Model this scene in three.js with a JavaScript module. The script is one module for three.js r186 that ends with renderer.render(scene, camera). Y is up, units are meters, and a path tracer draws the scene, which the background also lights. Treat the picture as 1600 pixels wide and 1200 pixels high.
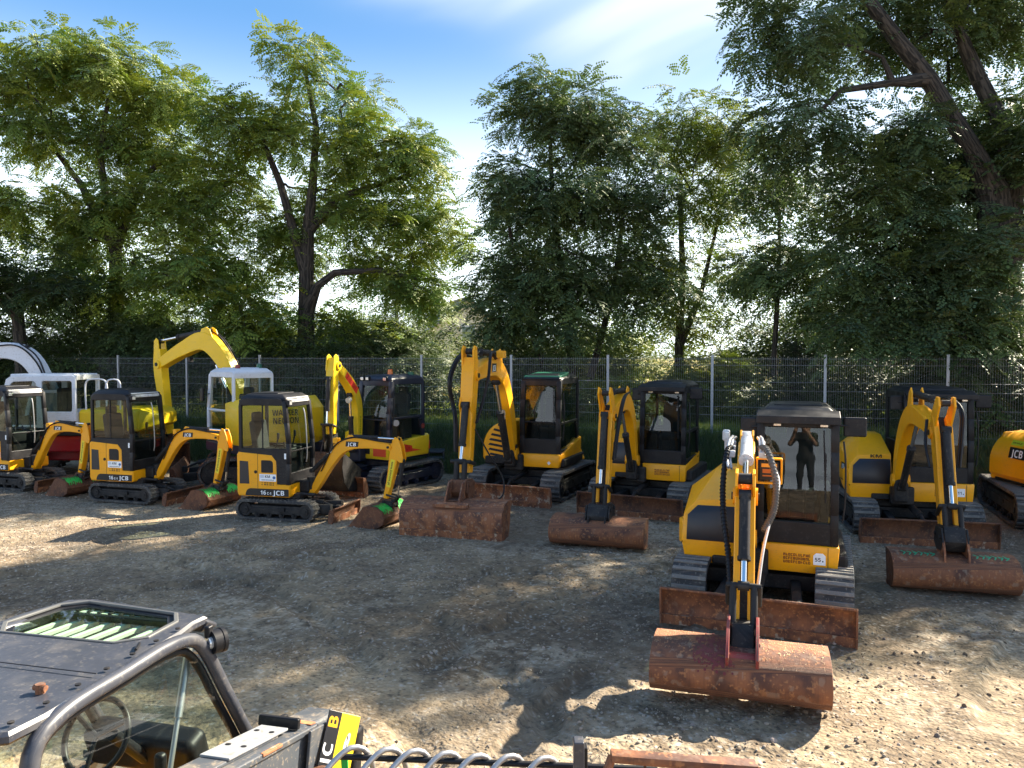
import * as THREE from 'three';
import { mergeGeometries, toCreasedNormals } from 'three/addons/utils/BufferGeometryUtils.js';
import { RoundedBoxGeometry } from 'three/addons/geometries/RoundedBoxGeometry.js';
import { MarchingCubes } from 'three/addons/objects/MarchingCubes.js';
import { ConvexGeometry } from 'three/addons/geometries/ConvexGeometry.js';

const scene = new THREE.Scene();
// ---------------------------------------------------------------- camera, sky, sun, exposure
const EYE = 2.95;
const camera = new THREE.PerspectiveCamera(53.13, 4 / 3, 0.05, 3000);
camera.position.set(0, EYE, 0);
camera.rotation.x = -Math.atan(43 / 1200);
scene.add(camera);

const renderer = new THREE.WebGLRenderer({ antialias: true });
renderer.setSize(1024, 768);
renderer.toneMapping = THREE.LinearToneMapping;
renderer.toneMappingExposure = 5.7;
renderer.shadowMap.enabled = true;

const SUN_DIR = new THREE.Vector3(0.83, 0.72, -0.56).normalize();
const sun = new THREE.DirectionalLight(new THREE.Color(1, 0.89, 0.72), 3.6);
sun.position.copy(SUN_DIR).multiplyScalar(60);
sun.castShadow = true;
sun.shadow.mapSize.set(4096, 4096);
Object.assign(sun.shadow.camera, { left: -30, right: 30, top: 30, bottom: -30, near: 1, far: 140 });
scene.add(sun, sun.target);

// ---------------------------------------------------------------- seeded noise
function rng(seed) {
  let s = seed >>> 0;
  return () => { s = (s + 0x6d2b79f5) | 0; let t = Math.imul(s ^ (s >>> 15), 1 | s); t = (t + Math.imul(t ^ (t >>> 7), 61 | t)) ^ t; return ((t ^ (t >>> 14)) >>> 0) / 4294967296; };
}
function hash2(x, y, s) { let h = Math.imul(x, 374761393) + Math.imul(y, 668265263) + Math.imul(s, 2147483647 ^ 0x9e3779b9); h = Math.imul(h ^ (h >>> 13), 1274126177); return ((h ^ (h >>> 16)) >>> 0) / 4294967296; }
function vnoise(x, y, s = 0, per = 0) {
  let xi = Math.floor(x), yi = Math.floor(y); const fx = x - xi, fy = y - yi, u = fx * fx * (3 - 2 * fx), v = fy * fy * (3 - 2 * fy);
  let x1 = xi + 1, y1 = yi + 1;
  if (per) { xi = ((xi % per) + per) % per; yi = ((yi % per) + per) % per; x1 = ((x1 % per) + per) % per; y1 = ((y1 % per) + per) % per; }
  const a = hash2(xi, yi, s), b = hash2(x1, yi, s), c = hash2(xi, y1, s), d = hash2(x1, y1, s);
  return a + (b - a) * u + (c - a) * v + (a - b - c + d) * u * v;
}
function fbm(x, y, s = 0, oct = 4, per = 0) { let a = 0, w = 0.5, t = 0; for (let i = 0; i < oct; i++) { a += w * vnoise(x, y, s + i * 17, per); t += w; w *= 0.5; x *= 2; y *= 2; per *= 2; } return a / t; }
const clamp = (x, a = 0, b = 1) => Math.min(b, Math.max(a, x));
const smooth = (a, b, x) => { const t = clamp((x - a) / (b - a)); return t * t * (3 - 2 * t); };
const lerp = (a, b, t) => a + (b - a) * t;
const mix3 = (a, b, t) => [lerp(a[0], b[0], t), lerp(a[1], b[1], t), lerp(a[2], b[2], t)];
const R = (d) => (d * Math.PI) / 180;

// ---------------------------------------------------------------- sky: blue with high thin cloud, paler towards the horizon and the sun
{
  const W = 1536, H = 768, data = new Float32Array(W * H * 4), d = new THREE.Vector3();
  for (let j = 0; j < H; j++) for (let i = 0; i < W; i++) {
    const th = ((j + 0.5) / H - 0.5) * Math.PI, ph = ((i + 0.5) / W - 0.5) * 2 * Math.PI;
    d.set(Math.cos(th) * Math.cos(ph), Math.sin(th), Math.cos(th) * Math.sin(ph));
    const y = Math.max(d.y, 0.0), mu = d.dot(SUN_DIR);
    let c = mix3([0.035, 0.086, 0.172], [0.028, 0.065, 0.134], smooth(0.25, 0.9, y));
    c = mix3([0.50, 0.55, 0.60], c, smooth(0.0, 0.42, y + 0.02));
    const glow = Math.pow(Math.max(mu, 0), 6) * 0.22 + Math.pow(Math.max(mu, 0), 40) * 0.7;
    c = c.map((v, k) => v + glow * [1, 0.97, 0.9][k]);
    // streaked high cloud, laid out on a plane overhead so that it foreshortens towards the horizon
    const px = d.x / (y + 0.12), pz = d.z / (y + 0.12);
    const qx = px * 0.9 + pz * 0.5, qz = -px * 0.5 + pz * 0.9;
    const warp = fbm(px * 0.8 + 3, pz * 0.8, 5, 3) - 0.5;
    const veil = fbm(qx * 0.55 + warp * 1.5, qz * 1.5 + warp * 2, 11, 6);
    const mass = fbm(px * 0.45 + 7.3, pz * 0.45 + 1.2, 29, 3);
    let cl = smooth(0.43, 0.70, veil) * smooth(0.40, 0.60, mass);
    cl *= 0.35 + 1.0 * smooth(0.3, 0.72, fbm(qx * 0.9 + warp * 3 + 5, qz * 4.2 + warp * 4, 41, 5));
    cl = Math.min(1, cl * 1.15 + smooth(0.35, 0.0, y) * 0.35 * smooth(0.35, 0.7, veil));
    const cc = [0.20 + glow * 0.4, 0.215 + glow * 0.4, 0.235 + glow * 0.36];
    c = mix3(c, cc, cl * 0.85);
    if (d.y < 0) c = mix3(c, [0.10, 0.09, 0.07], smooth(0, -0.06, d.y));
    const k = (j * W + i) * 4; data[k] = c[0]; data[k + 1] = c[1]; data[k + 2] = c[2]; data[k + 3] = 1;
  }
  const sky = new THREE.DataTexture(data, W, H, THREE.RGBAFormat, THREE.FloatType);
  sky.mapping = THREE.EquirectangularReflectionMapping; sky.magFilter = THREE.LinearFilter; sky.minFilter = THREE.LinearFilter; sky.needsUpdate = true;
  scene.background = sky; scene.environment = sky;
  scene.backgroundIntensity = 1; scene.environmentIntensity = 1;
}
// ---------------------------------------------------------------- textures
function tex(size, fn, { srgb = true, rep = 1 } = {}) {
  const a = new Uint8Array(size * size * 4);
  for (let j = 0; j < size; j++) for (let i = 0; i < size; i++) {
    const c = fn(i / size, j / size), k = (j * size + i) * 4;
    for (let q = 0; q < 3; q++) { let v = typeof c === 'number' ? c : c[q]; if (srgb) v = v <= 0.0031308 ? v * 12.92 : 1.055 * Math.pow(v, 1 / 2.4) - 0.055; a[k + q] = clamp(v) * 255; }
    a[k + 3] = 255;
  }
  const t = new THREE.DataTexture(a, size, size); t.wrapS = t.wrapT = THREE.RepeatWrapping; t.magFilter = THREE.LinearFilter; t.minFilter = THREE.LinearFilter;
  if (srgb) t.colorSpace = THREE.SRGBColorSpace;
  t.repeat.set(rep, rep); t.needsUpdate = true; return t;
}
function canvasTex(w, h, draw) {
  const c = document.createElement('canvas'); c.width = w; c.height = h; const g = c.getContext('2d'); draw(g, w, h);
  const t = new THREE.CanvasTexture(c); t.colorSpace = THREE.SRGBColorSpace; return t;
}
const std = (o) => new THREE.MeshStandardMaterial(o);
const lin = (r, g, b) => new THREE.Color().setRGB(r, g, b);
// paint: small chips and dusty freckles, repeat 1.6 m
function paint(col, { dirt = [0.20, 0.16, 0.11], amount = 1, rough = 0.42, seed = 1, size = 512, rep = 1 / 1.6, coat = 0.0, spec = 1 } = {}) {
  const m = tex(size, (u, v) => {
    const n = fbm(u * 8, v * 8, seed, 5, 8), f = fbm(u * 64, v * 64, seed + 3, 3, 64), sc = fbm(u * 6, v * 90, seed + 8, 3, 0);
    let c = col.map((q) => q * (0.93 + 0.14 * n));
    c = mix3(c, dirt, clamp(amount * (smooth(0.5, 0.85, n) * 0.30 + smooth(0.66, 0.76, f) * 0.35 + smooth(0.72, 0.8, sc) * 0.22)));
    return c;
  }, { rep });
  const rm = tex(256, (u, v) => clamp(rough + 0.35 * (fbm(u * 10, v * 10, seed + 5, 4, 10) - 0.45)), { srgb: false, rep });
  return new THREE.MeshPhysicalMaterial({ map: m, specularIntensity: spec, roughness: 1, roughnessMap: rm, clearcoat: coat, clearcoatRoughness: 0.25 });
}
function rustMat(seed, tone = 1, dusty = 0.25) {
  const m = tex(512, (u, v) => {
    const n = fbm(u * 6, v * 6, seed, 5, 6), f = fbm(u * 40, v * 40, seed + 2, 4, 40), st = fbm(u * 70, v * 5, seed + 7, 3, 0), w = fbm(u * 18, v * 14, seed + 9, 4, 0);
    let c = mix3([0.085, 0.034, 0.020], [0.235, 0.088, 0.036], smooth(0.3, 0.7, n));
    c = mix3(c, [0.36, 0.15, 0.055], smooth(0.58, 0.75, f) * 0.7);
    c = mix3(c, [0.045, 0.026, 0.020], smooth(0.58, 0.74, st) * 0.22);
    c = mix3(c, [0.34, 0.27, 0.19], smooth(0.60, 0.74, w) * dusty);
    return c.map((q) => q * tone);
  });
  const b = tex(256, (u, v) => fbm(u * 30, v * 30, seed + 4, 4, 30), { srgb: false });
  return std({ map: m, roughness: 0.78, bumpMap: b, bumpScale: 0.004, metalness: 0.0 });
}
const M = {
  yellow: paint([0.92, 0.385, 0.004], { seed: 3, amount: 0.32, coat: 0.15, spec: 0.6 }),
  yellowB: paint([0.80, 0.52, 0.012], { seed: 5, amount: 0.4, coat: 0.1, spec: 0.6 }),
  lemon: paint([0.86, 0.53, 0.008], { seed: 9, amount: 0.35, coat: 0.1, spec: 0.6 }),
  white: paint([0.62, 0.64, 0.68], { seed: 13, amount: 0.7 }),
  red: paint([0.34, 0.012, 0.022], { seed: 17, amount: 0.5 }),
  black: paint([0.010, 0.010, 0.012], { dirt: [0.07, 0.065, 0.06], seed: 21, amount: 0.5, rough: 0.45, spec: 0.55 }),
  navy: paint([0.011, 0.015, 0.032], { dirt: [0.08, 0.07, 0.07], seed: 25, amount: 0.4, rough: 0.38 }),
  charcoal: paint([0.042, 0.045, 0.056], { dirt: [0.24, 0.21, 0.17], seed: 29, amount: 0.55, rough: 0.36, rep: 1 / 0.9 }),
  boomgrey: paint([0.060, 0.068, 0.080], { dirt: [0.34, 0.27, 0.19], seed: 31, amount: 1.2, rough: 0.42, rep: 1 / 0.8 }),
  dark: paint([0.015, 0.014, 0.014], { dirt: [0.10, 0.085, 0.07], seed: 33, amount: 0.9, spec: 0.6, rough: 0.6 }),
  rubber: paint([0.035, 0.034, 0.034], { dirt: [0.20, 0.175, 0.14], seed: 37, amount: 1.6, rough: 0.8 }),
  dusty: paint([0.095, 0.092, 0.086], { dirt: [0.24, 0.21, 0.17], seed: 39, amount: 1.5, rough: 0.85 }),
  rust: rustMat(41, 1.15), rustDark: rustMat(47, 0.6, 0.12), rustBlack: rustMat(49, 0.3, 0.15), rustPale: rustMat(53, 1.2, 0.75), rustRed: rustMat(59, 1.1, 0.15),
  chrome: std({ color: lin(0.72, 0.72, 0.72), roughness: 0.16, metalness: 1 }),
  steel: std({ color: lin(0.42, 0.41, 0.40), roughness: 0.42, metalness: 0.8 }),
  silver: paint([0.55, 0.55, 0.55], { seed: 61, amount: 1.3, rough: 0.4 }),
  wire: std({ color: lin(0.30, 0.31, 0.32), roughness: 0.5, metalness: 0.5 }),
  galv: std({ color: lin(0.33, 0.345, 0.36), roughness: 0.5, metalness: 0.5 }),
  glass: new THREE.MeshPhysicalMaterial({ color: lin(0.80, 0.88, 0.84), transmission: 1, thickness: 0, roughness: 0.0, ior: 1.5 }),
  paleDust: paint([0.17, 0.16, 0.145], { dirt: [0.28, 0.24, 0.19], seed: 43, amount: 1.6, rough: 0.9 }),
  glassMid: new THREE.MeshPhysicalMaterial({ color: lin(0.62, 0.71, 0.66), transmission: 1, thickness: 0, roughness: 0.0, ior: 1.5 }),
  glassDark: new THREE.MeshPhysicalMaterial({ color: lin(0.42, 0.50, 0.48), transmission: 1, thickness: 0, roughness: 0.0, ior: 1.5 }),
  lens: std({ color: lin(0.85, 0.85, 0.82), roughness: 0.12, metalness: 0.6 }),
  beacon: std({ color: lin(0.70, 0.16, 0.02), roughness: 0.25 }),
  green: std({ color: lin(0.008, 0.10, 0.055), roughness: 0.4 }),
  paleGreen: std({ color: lin(0.60, 0.68, 0.58), roughness: 0.55 }),
  seat: std({ color: lin(0.03, 0.03, 0.033), roughness: 0.85 }),
  mesh: null,
  paper: std({ color: lin(0.75, 0.76, 0.74), roughness: 0.7 }),
  redPaint: paint([0.24, 0.035, 0.028], { seed: 67, amount: 3, dirt: [0.20, 0.10, 0.06] }),
  orangeRed: std({ color: lin(0.72, 0.075, 0.02), roughness: 0.4 }),
};
{ // perforated screen of an engine bonnet
  const t = tex(128, (u, v) => { const a = Math.abs(((u * 16) % 1) - 0.5), b = Math.abs(((v * 16) % 1) - 0.5); return a < 0.3 && b < 0.3 ? [0.004, 0.004, 0.006] : [0.02, 0.021, 0.028]; }, { rep: 5 });
  M.mesh = std({ map: t, roughness: 0.4 });
}

// ---------------------------------------------------------------- geometry helpers
const V = (x, y, z) => new THREE.Vector3(x, y, z);
function boxUV(g) {
  const p = g.attributes.position, n = g.attributes.normal, uv = new Float32Array(p.count * 2);
  for (let i = 0; i < p.count; i++) {
    const ax = Math.abs(n.getX(i)), ay = Math.abs(n.getY(i)), az = Math.abs(n.getZ(i));
    let u, v; if (ay > ax && ay > az) { u = p.getX(i); v = p.getZ(i); } else if (ax > az) { u = p.getZ(i); v = p.getY(i); } else { u = p.getX(i); v = p.getY(i); }
    uv[2 * i] = u; uv[2 * i + 1] = v;
  }
  g.setAttribute('uv', new THREE.BufferAttribute(uv, 2)); return g;
}
function clean(g, uvs) {
  let q = g.index ? g.toNonIndexed() : g;
  for (const k of Object.keys(q.attributes)) if (!['position', 'normal', 'uv'].includes(k)) q.deleteAttribute(k);
  if (!q.attributes.normal) q.computeVertexNormals();
  if (!uvs || !q.attributes.uv) boxUV(q);
  return q;
}
class MB {
  constructor() { this.g = []; }
  push(g, m) { if (m) g.applyMatrix4(m); this.g.push(clean(g)); return this; }
  box(cx, cy, cz, w, h, d, o = {}) {
    const r = o.r ?? Math.min(0.012, w / 3, h / 3, d / 3);
    const g = r > 0.0005 ? new RoundedBoxGeometry(w, h, d, o.s ?? 1, r) : new THREE.BoxGeometry(w, h, d);
    if (o.rz) g.rotateZ(o.rz); if (o.rx) g.rotateX(o.rx); if (o.ry) g.rotateY(o.ry);
    g.translate(cx, cy, cz); return this.push(g);
  }
  ext(pts, z0, z1, o = {}) { // outline in x,y extruded along z
    const s = pts instanceof THREE.Shape ? pts : new THREE.Shape(pts.map((p) => new THREE.Vector2(p[0], p[1])));
    if (o.holes) for (const h of o.holes) s.holes.push(new THREE.Path(h.map((p) => new THREE.Vector2(p[0], p[1]))));
    const b = o.b ?? 0.01;
    let g = new THREE.ExtrudeGeometry(s, { depth: z1 - z0 - 2 * b, bevelEnabled: b > 0, bevelThickness: b, bevelSize: b, bevelOffset: -b, bevelSegments: 1, curveSegments: 8 });
    g.translate(0, 0, z0 + b); g = toCreasedNormals(g, 0.6);
    if (o.m) g.applyMatrix4(o.m);
    return this.push(g);
  }
  rod(a, b, r, seg = 10, r2 = r) {
    const A = V(...a), B = V(...b), d = B.clone().sub(A), L = d.length();
    const g = new THREE.CylinderGeometry(r2, r, L, seg, 1); g.translate(0, L / 2, 0);
    g.applyQuaternion(new THREE.Quaternion().setFromUnitVectors(V(0, 1, 0), d.normalize())); g.translate(A.x, A.y, A.z); return this.push(g);
  }
  tube(pts, r, seg = 24, rad = 6) { return this.push(new THREE.TubeGeometry(new THREE.CatmullRomCurve3(pts.map((p) => V(...p))), seg, r, rad)); }
  hull(pts, r = 0.02) { // convex body with rounded corners
    const q = []; for (const p of pts) for (const [x, y, z] of HD) q.push(V(p[0] + x * r, p[1] + y * r, p[2] + z * r));
    let g = new ConvexGeometry(q); g = toCreasedNormals(g, 0.75); return this.push(g);
  }
  build(name, mat, parent, frame) {
    const g = this.g.length === 1 ? this.g[0] : mergeGeometries(this.g);
    return mesh(name, g, mat, parent, frame);
  }
}
const HD = []; for (const x of [-1, 0, 1]) for (const y of [-1, 0, 1]) for (const z of [-1, 0, 1]) { const l = Math.hypot(x, y, z); if (l) HD.push([x / l, y / l, z / l]); }
function mesh(name, g, mat, parent, frame) {
  const m = new THREE.Mesh(g, mat); m.name = name; m.castShadow = m.receiveShadow = true;
  if (frame) { m.position.set(frame[0], frame[1], frame[2]); m.rotation.y = frame[3] || 0; }
  parent.add(m); return m;
}
const used = new Map();
function numbered(n) { const k = used.get(n) || 0; used.set(n, k + 1); return k ? `${n}_${String(k).padStart(3, '0')}` : n; }
function thing(name, label, category, pos = [0, 0, 0], turn = 0, group) {
  const o = new THREE.Group(); o.name = numbered(name); o.position.set(...pos); o.rotation.y = turn; o.userData = { label, category }; if (group) o.userData.group = group; scene.add(o); return o;
}
function tag(o, label, category, group) { o.userData.label = label; o.userData.category = category; if (group) o.userData.group = group; return o; }
function struct(o) { o.userData.kind = 'structure'; return o; }
// outline of a bar of varying half width along a smooth path of [x, y, half]
function ribbon(path, n = 6) {
  const c = new THREE.CatmullRomCurve3(path.map((p) => V(p[0], p[1], p[2])), false, 'centripetal'), N = (path.length - 1) * n, up = [], dn = [];
  for (let i = 0; i <= N; i++) { const p = c.getPoint(i / N), t = c.getTangent(i / N), l = Math.hypot(t.x, t.y) || 1, nx = -t.y / l, ny = t.x / l; up.push([p.x + nx * p.z, p.y + ny * p.z]); dn.push([p.x - nx * p.z, p.y - ny * p.z]); }
  return [...up, ...dn.reverse()];
}
function thick(path, t) { // sheet of even thickness along a polyline
  const a = [], b = [];
  path.forEach((p, i) => { const q = path[Math.max(0, i - 1)], r = path[Math.min(path.length - 1, i + 1)], l = Math.hypot(r[0] - q[0], r[1] - q[1]) || 1, nx = -(r[1] - q[1]) / l, ny = (r[0] - q[0]) / l; a.push([p[0], p[1]]); b.push([p[0] + nx * t, p[1] + ny * t]); });
  return [...a, ...b.reverse()];
}
function roundRect(x0, y0, x1, y1, r) { // r: one radius or [bl, br, tr, tl]
  const [a, b, c, d] = Array.isArray(r) ? r : [r, r, r, r], out = [];
  const arc = (cx, cy, q, s) => { for (let i = 0; i <= 4; i++) { const t = s + (i / 4) * Math.PI / 2; out.push([cx + q * Math.cos(t), cy + q * Math.sin(t)]); } };
  arc(x1 - b, y0 + b, b, -Math.PI / 2); arc(x1 - c, y1 - c, c, 0); arc(x0 + d, y1 - d, d, Math.PI / 2); arc(x0 + a, y0 + a, a, Math.PI); return out;
}
const FRONT = new THREE.Matrix4().makeBasis(V(0, 0, -1), V(0, 1, 0), V(1, 0, 0)); // outline x -> -z, y -> y, depth -> +x
// flat print: a sheet w x h whose face looks along +z (turn: rotation about y), just proud of its panel
const decalMats = new Map();
function decal(name, t, w, h, pos, ry, parent, o = {}) {
  let m = decalMats.get(t); if (!m) { m = std({ map: t, roughness: 0.5, alphaTest: 0.5 }); decalMats.set(t, m); }
  const g = new THREE.PlaneGeometry(w, h); if (o.rz) g.rotateZ(o.rz); if (o.rx) g.rotateX(o.rx); g.rotateY(ry); g.translate(...pos);
  return mesh(name, g, m, parent, o.frame);
}
const T = {
  jcb: canvasTex(512, 176, (g, w, h) => { g.beginPath(); g.moveTo(24, 0); g.lineTo(w, 0); g.lineTo(w - 24, h); g.lineTo(0, h); g.fillStyle = '#0c0c0e'; g.fill(); g.fillStyle = '#f4f4f2'; g.font = 'bold 168px sans-serif'; g.textAlign = 'center'; g.textBaseline = 'middle'; g.save(); g.transform(1.22, 0, -0.1, 1, w / 2, h / 2 + 10); g.fillText('JCB', 0, 0); g.restore(); }),
  km: canvasTex(256, 96, (g, w, h) => { g.fillStyle = '#0a0a0a'; g.font = 'bold 92px sans-serif'; g.textAlign = 'center'; g.textBaseline = 'middle'; g.save(); g.transform(1.45, 0, 0, 1, w / 2, h / 2 + 4); g.fillText('KM', 0, 0); g.restore(); }),
  url: canvasTex(512, 80, (g, w, h) => { g.fillStyle = '#e9cf1c'; g.fillRect(0, 0, w, h); g.fillStyle = '#15140c'; g.font = 'bold 58px sans-serif'; g.textAlign = 'center'; g.textBaseline = 'middle'; g.fillText('www.kmrent.pl', w / 2, h / 2); }),
  strip16: canvasTex(640, 96, (g, w, h) => { g.beginPath(); g.moveTo(0, h); g.quadraticCurveTo(10, 0, 90, 0); g.lineTo(w, 0); g.lineTo(w, h); g.fillStyle = '#0c0c0e'; g.fill(); g.fillStyle = '#f2f2f0'; g.textBaseline = 'middle'; g.font = 'bold 76px sans-serif'; g.fillText('16', 222, h / 2 + 4); g.font = 'bold 46px sans-serif'; g.fillText('C-1', 318, h / 2 + 14); g.font = 'bold 86px sans-serif'; g.save(); g.transform(1.2, 0, 0, 1, 414, h / 2 + 4); g.fillText('JCB', 0, 0); g.restore(); }),
  kmcard: canvasTex(256, 176, (g, w, h) => { g.fillStyle = '#f1f1ee'; g.fillRect(0, 0, w, 108); g.fillStyle = '#c9cdd2'; g.fillRect(10, 14, 60, 44); g.fillStyle = '#141414'; g.font = 'bold 56px sans-serif'; g.fillText('KM', 80, 56); g.fillStyle = '#2d5f9c'; g.beginPath(); g.arc(224, 50, 22, 0, 7); g.fill(); g.fillStyle = '#222'; g.font = 'bold 26px sans-serif'; g.fillText('www.kmrent.pl', 30, 96); g.fillStyle = '#4a3206'; g.font = 'bold 25px sans-serif'; for (const y of [124, 152]) { g.beginPath(); g.arc(40, y + 8, 8, 0, 7); g.fill(); for (const [x, q] of [[70, 34], [112, 24], [150, 40], [200, 22]]) g.fillRect(x, y, q, 15); } }),
  wacker: canvasTex(512, 224, (g, w, h) => { g.fillStyle = '#12120f'; g.font = 'bold 112px sans-serif'; g.fillText('WACKER', 0, 100); g.fillText('NEUSON', 6, 206); }),
  block: canvasTex(256, 128, (g, w, h) => { g.fillStyle = '#7a2e08'; const r = rng(5); for (let j = 0; j < 3; j++) for (let i = 0; i < 11; i++) { const x = i * 23 + 2, y = j * 42 + 3; g.fillRect(x, y, 6, 32); if (r() > 0.3) g.fillRect(x, y, 17, 7); if (r() > 0.4) g.fillRect(x, y + 13, 17, 6); if (r() > 0.3) g.fillRect(x, y + 25, 17, 7); if (r() > 0.5) g.fillRect(x + 12, y, 6, 32); } }),
  n95: canvasTex(96, 104, (g, w, h) => { g.fillStyle = '#f1f1ef'; g.beginPath(); g.moveTo(22, 0); g.lineTo(74, 0); g.lineTo(96, 22); g.lineTo(96, 104); g.lineTo(0, 104); g.lineTo(0, 22); g.fill(); g.fillStyle = '#111'; g.font = 'bold 46px sans-serif'; g.fillText('55', 10, 74); g.beginPath(); g.arc(74, 70, 6, 0, 7); g.fill(); }),
  n11: canvasTex(96, 96, (g, w, h) => { g.fillStyle = '#f1f1ef'; g.fillRect(0, 0, w, h); g.fillStyle = '#111'; g.font = 'bold 46px sans-serif'; g.fillText('11', 14, 68); g.beginPath(); g.arc(78, 64, 6, 0, 7); g.fill(); }),
  note: canvasTex(64, 80, (g, w, h) => { g.fillStyle = '#eceeed'; g.fillRect(0, 0, w, h); g.fillStyle = '#777'; g.font = '28px sans-serif'; g.fillText('S', 24, 52); }),
  warn: canvasTex(96, 96, (g, w, h) => { g.fillStyle = '#1a1008'; g.fillRect(0, 0, w, h); g.fillStyle = '#e8a030'; g.fillRect(8, 8, 80, 20); g.fillStyle = '#b96018'; g.fillRect(14, 38, 68, 22); g.fillRect(14, 70, 50, 8); }),
  sign: canvasTex(256, 256, (g, w, h) => { g.fillStyle = '#e6c50a'; g.fillRect(0, 0, w, h); g.fillStyle = '#15100c'; g.fillRect(0, 0, 104, h); g.fillStyle = '#f4f4f4'; g.save(); g.translate(86, 246); g.rotate(-Math.PI / 2); g.font = 'bold 104px sans-serif'; g.fillText('JC', 0, 0); g.fillStyle = '#e6a90a'; g.fillText('B', 160, 0); g.restore(); g.fillStyle = '#f1efe0'; g.beginPath(); g.ellipse(186, 130, 16, 46, 0.25, 0, 7); g.fill(); g.fillStyle = '#403408'; g.fillRect(180, 100, 10, 26); g.fillRect(184, 140, 8, 22); }),
  spray: canvasTex(256, 128, (g, w, h) => { g.strokeStyle = '#1fb845'; g.lineWidth = 15; g.lineCap = 'round'; const r = rng(8); for (let i = 0; i < 7; i++) { let x = 16 + i * 34; g.beginPath(); g.moveTo(x, 20 + r() * 20); g.quadraticCurveTo(x + 40 * (r() - 0.3), 64, x + 10, 104 - r() * 20); g.stroke(); g.beginPath(); g.arc(x + 8, 50 + r() * 30, 14, 0, 4 + r() * 2); g.stroke(); } }),
  sprayB: canvasTex(256, 96, (g, w, h) => { g.strokeStyle = '#1d9c6c'; g.lineWidth = 9; g.lineCap = 'round'; const r = rng(18); for (let i = 0; i < 6; i++) { const x = 18 + i * 40; g.beginPath(); g.moveTo(x, 24 + r() * 12); g.lineTo(x + 22, 30 + r() * 30); g.lineTo(x - 2 + r() * 12, 70); g.stroke(); if (r() > 0.4) { g.beginPath(); g.moveTo(x, 48); g.lineTo(x + 28, 44); g.stroke(); } } }),
  redblot: canvasTex(256, 256, (g, w, h) => { const r = rng(31); g.fillStyle = '#6e2a24'; for (let i = 0; i < 520; i++) { const x = 128 + (r() + r() + r() - 1.5) * 130, y = 128 + (r() + r() + r() - 1.5) * 120; g.beginPath(); g.arc(x, y, 2 + 11 * r() * r(), 0, 7); g.fill(); } }),
  scrape: canvasTex(512, 128, (g, w, h) => { const r = rng(37); for (let i = 0; i < 260; i++) { g.fillStyle = ['#b49468', '#a3784a', '#c4a77c'][i % 3]; const x = r() * w, y = r() * h * (0.2 + 0.8 * r()); g.save(); g.translate(x, y); g.rotate(r() * 3); g.fillRect(0, 0, 3 + 13 * r() * r(), 1.5 + 4 * r() * r()); g.restore(); } }),
  strong: canvasTex(512, 96, (g, w, h) => { g.fillStyle = '#d8341c'; g.fillRect(0, 0, w, h); g.strokeStyle = '#8a1408'; g.lineWidth = 13; const r = rng(4); for (let i = 0; i < 11; i++) { const x = 70 + i * 34; g.beginPath(); g.moveTo(x, 74); g.lineTo(x + 10, 24); if (r() > 0.4) g.lineTo(x + 26, 24); if (r() > 0.4) { g.moveTo(x + 4, 50); g.lineTo(x + 22, 50); } if (r() > 0.5) { g.moveTo(x, 74); g.lineTo(x + 18, 74); } g.stroke(); } }),
  url2: canvasTex(160, 48, (g, w, h) => { g.fillStyle = '#b8c41c'; g.fillRect(0, 0, w, h); g.fillStyle = '#222a08'; g.font = 'bold 26px sans-serif'; g.textBaseline = 'middle'; g.fillText('kmrent.pl', 16, h / 2); }),
};
// ---------------------------------------------------------------- the yard, the bank behind it and the field beyond
const fenceZ = (x) => -(20.04 - 0.304 * x);        // the fence line, seen from above
const FN = [-0.2909, 0.9568];                       // its normal towards the yard (x, z)
const fenceD = (x, z) => (x * FN[0] + (z - fenceZ(0)) * FN[1]); // metres in front of the fence
// wheel and crawler ruts: [x, z] paths, half gauge, half width, depth
const RUTS = [[[[-7, -9.5], [-3, -10.6], [1, -11], [4.5, -10.2]], 0.62, 0.16, 0.055], [[[-1.2, -4], [-0.6, -6], [0.9, -8.4], [3.6, -11]], 0.7, 0.17, 0.05], [[[-6, -12.4], [-2.2, -9.4], [-0.3, -6.2], [0.4, -3.4]], 0.55, 0.14, 0.05], [[[4.2, -5.2], [6, -7.4], [8.6, -9]], 0.75, 0.19, 0.055]].map(([p, g, w, d]) => { const c = new THREE.CatmullRomCurve3(p.map(([a, b]) => new THREE.Vector3(a, 0, b))); return [c.getPoints(40), g, w, d]; });
function rutH(x, z) {
  let h = 0;
  for (const [pts, g, w, dep] of RUTS) {
    let bd = 1e9; for (const p of pts) { const q = (p.x - x) ** 2 + (p.z - z) ** 2; if (q < bd) bd = q; }
    const e = Math.abs(Math.sqrt(bd) - g); if (e > w * 2.4) continue;
    h += e < w ? -dep * (1 - (e / w) ** 4) : dep * 0.6 * smooth(w * 2.4, w * 1.1, e) * (0.4 + 1.1 * vnoise(x * 5, z * 5, 61));
  }
  return h * smooth(0.25, 0.5, vnoise(x * 0.9, z * 0.9, 67));
}
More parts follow.
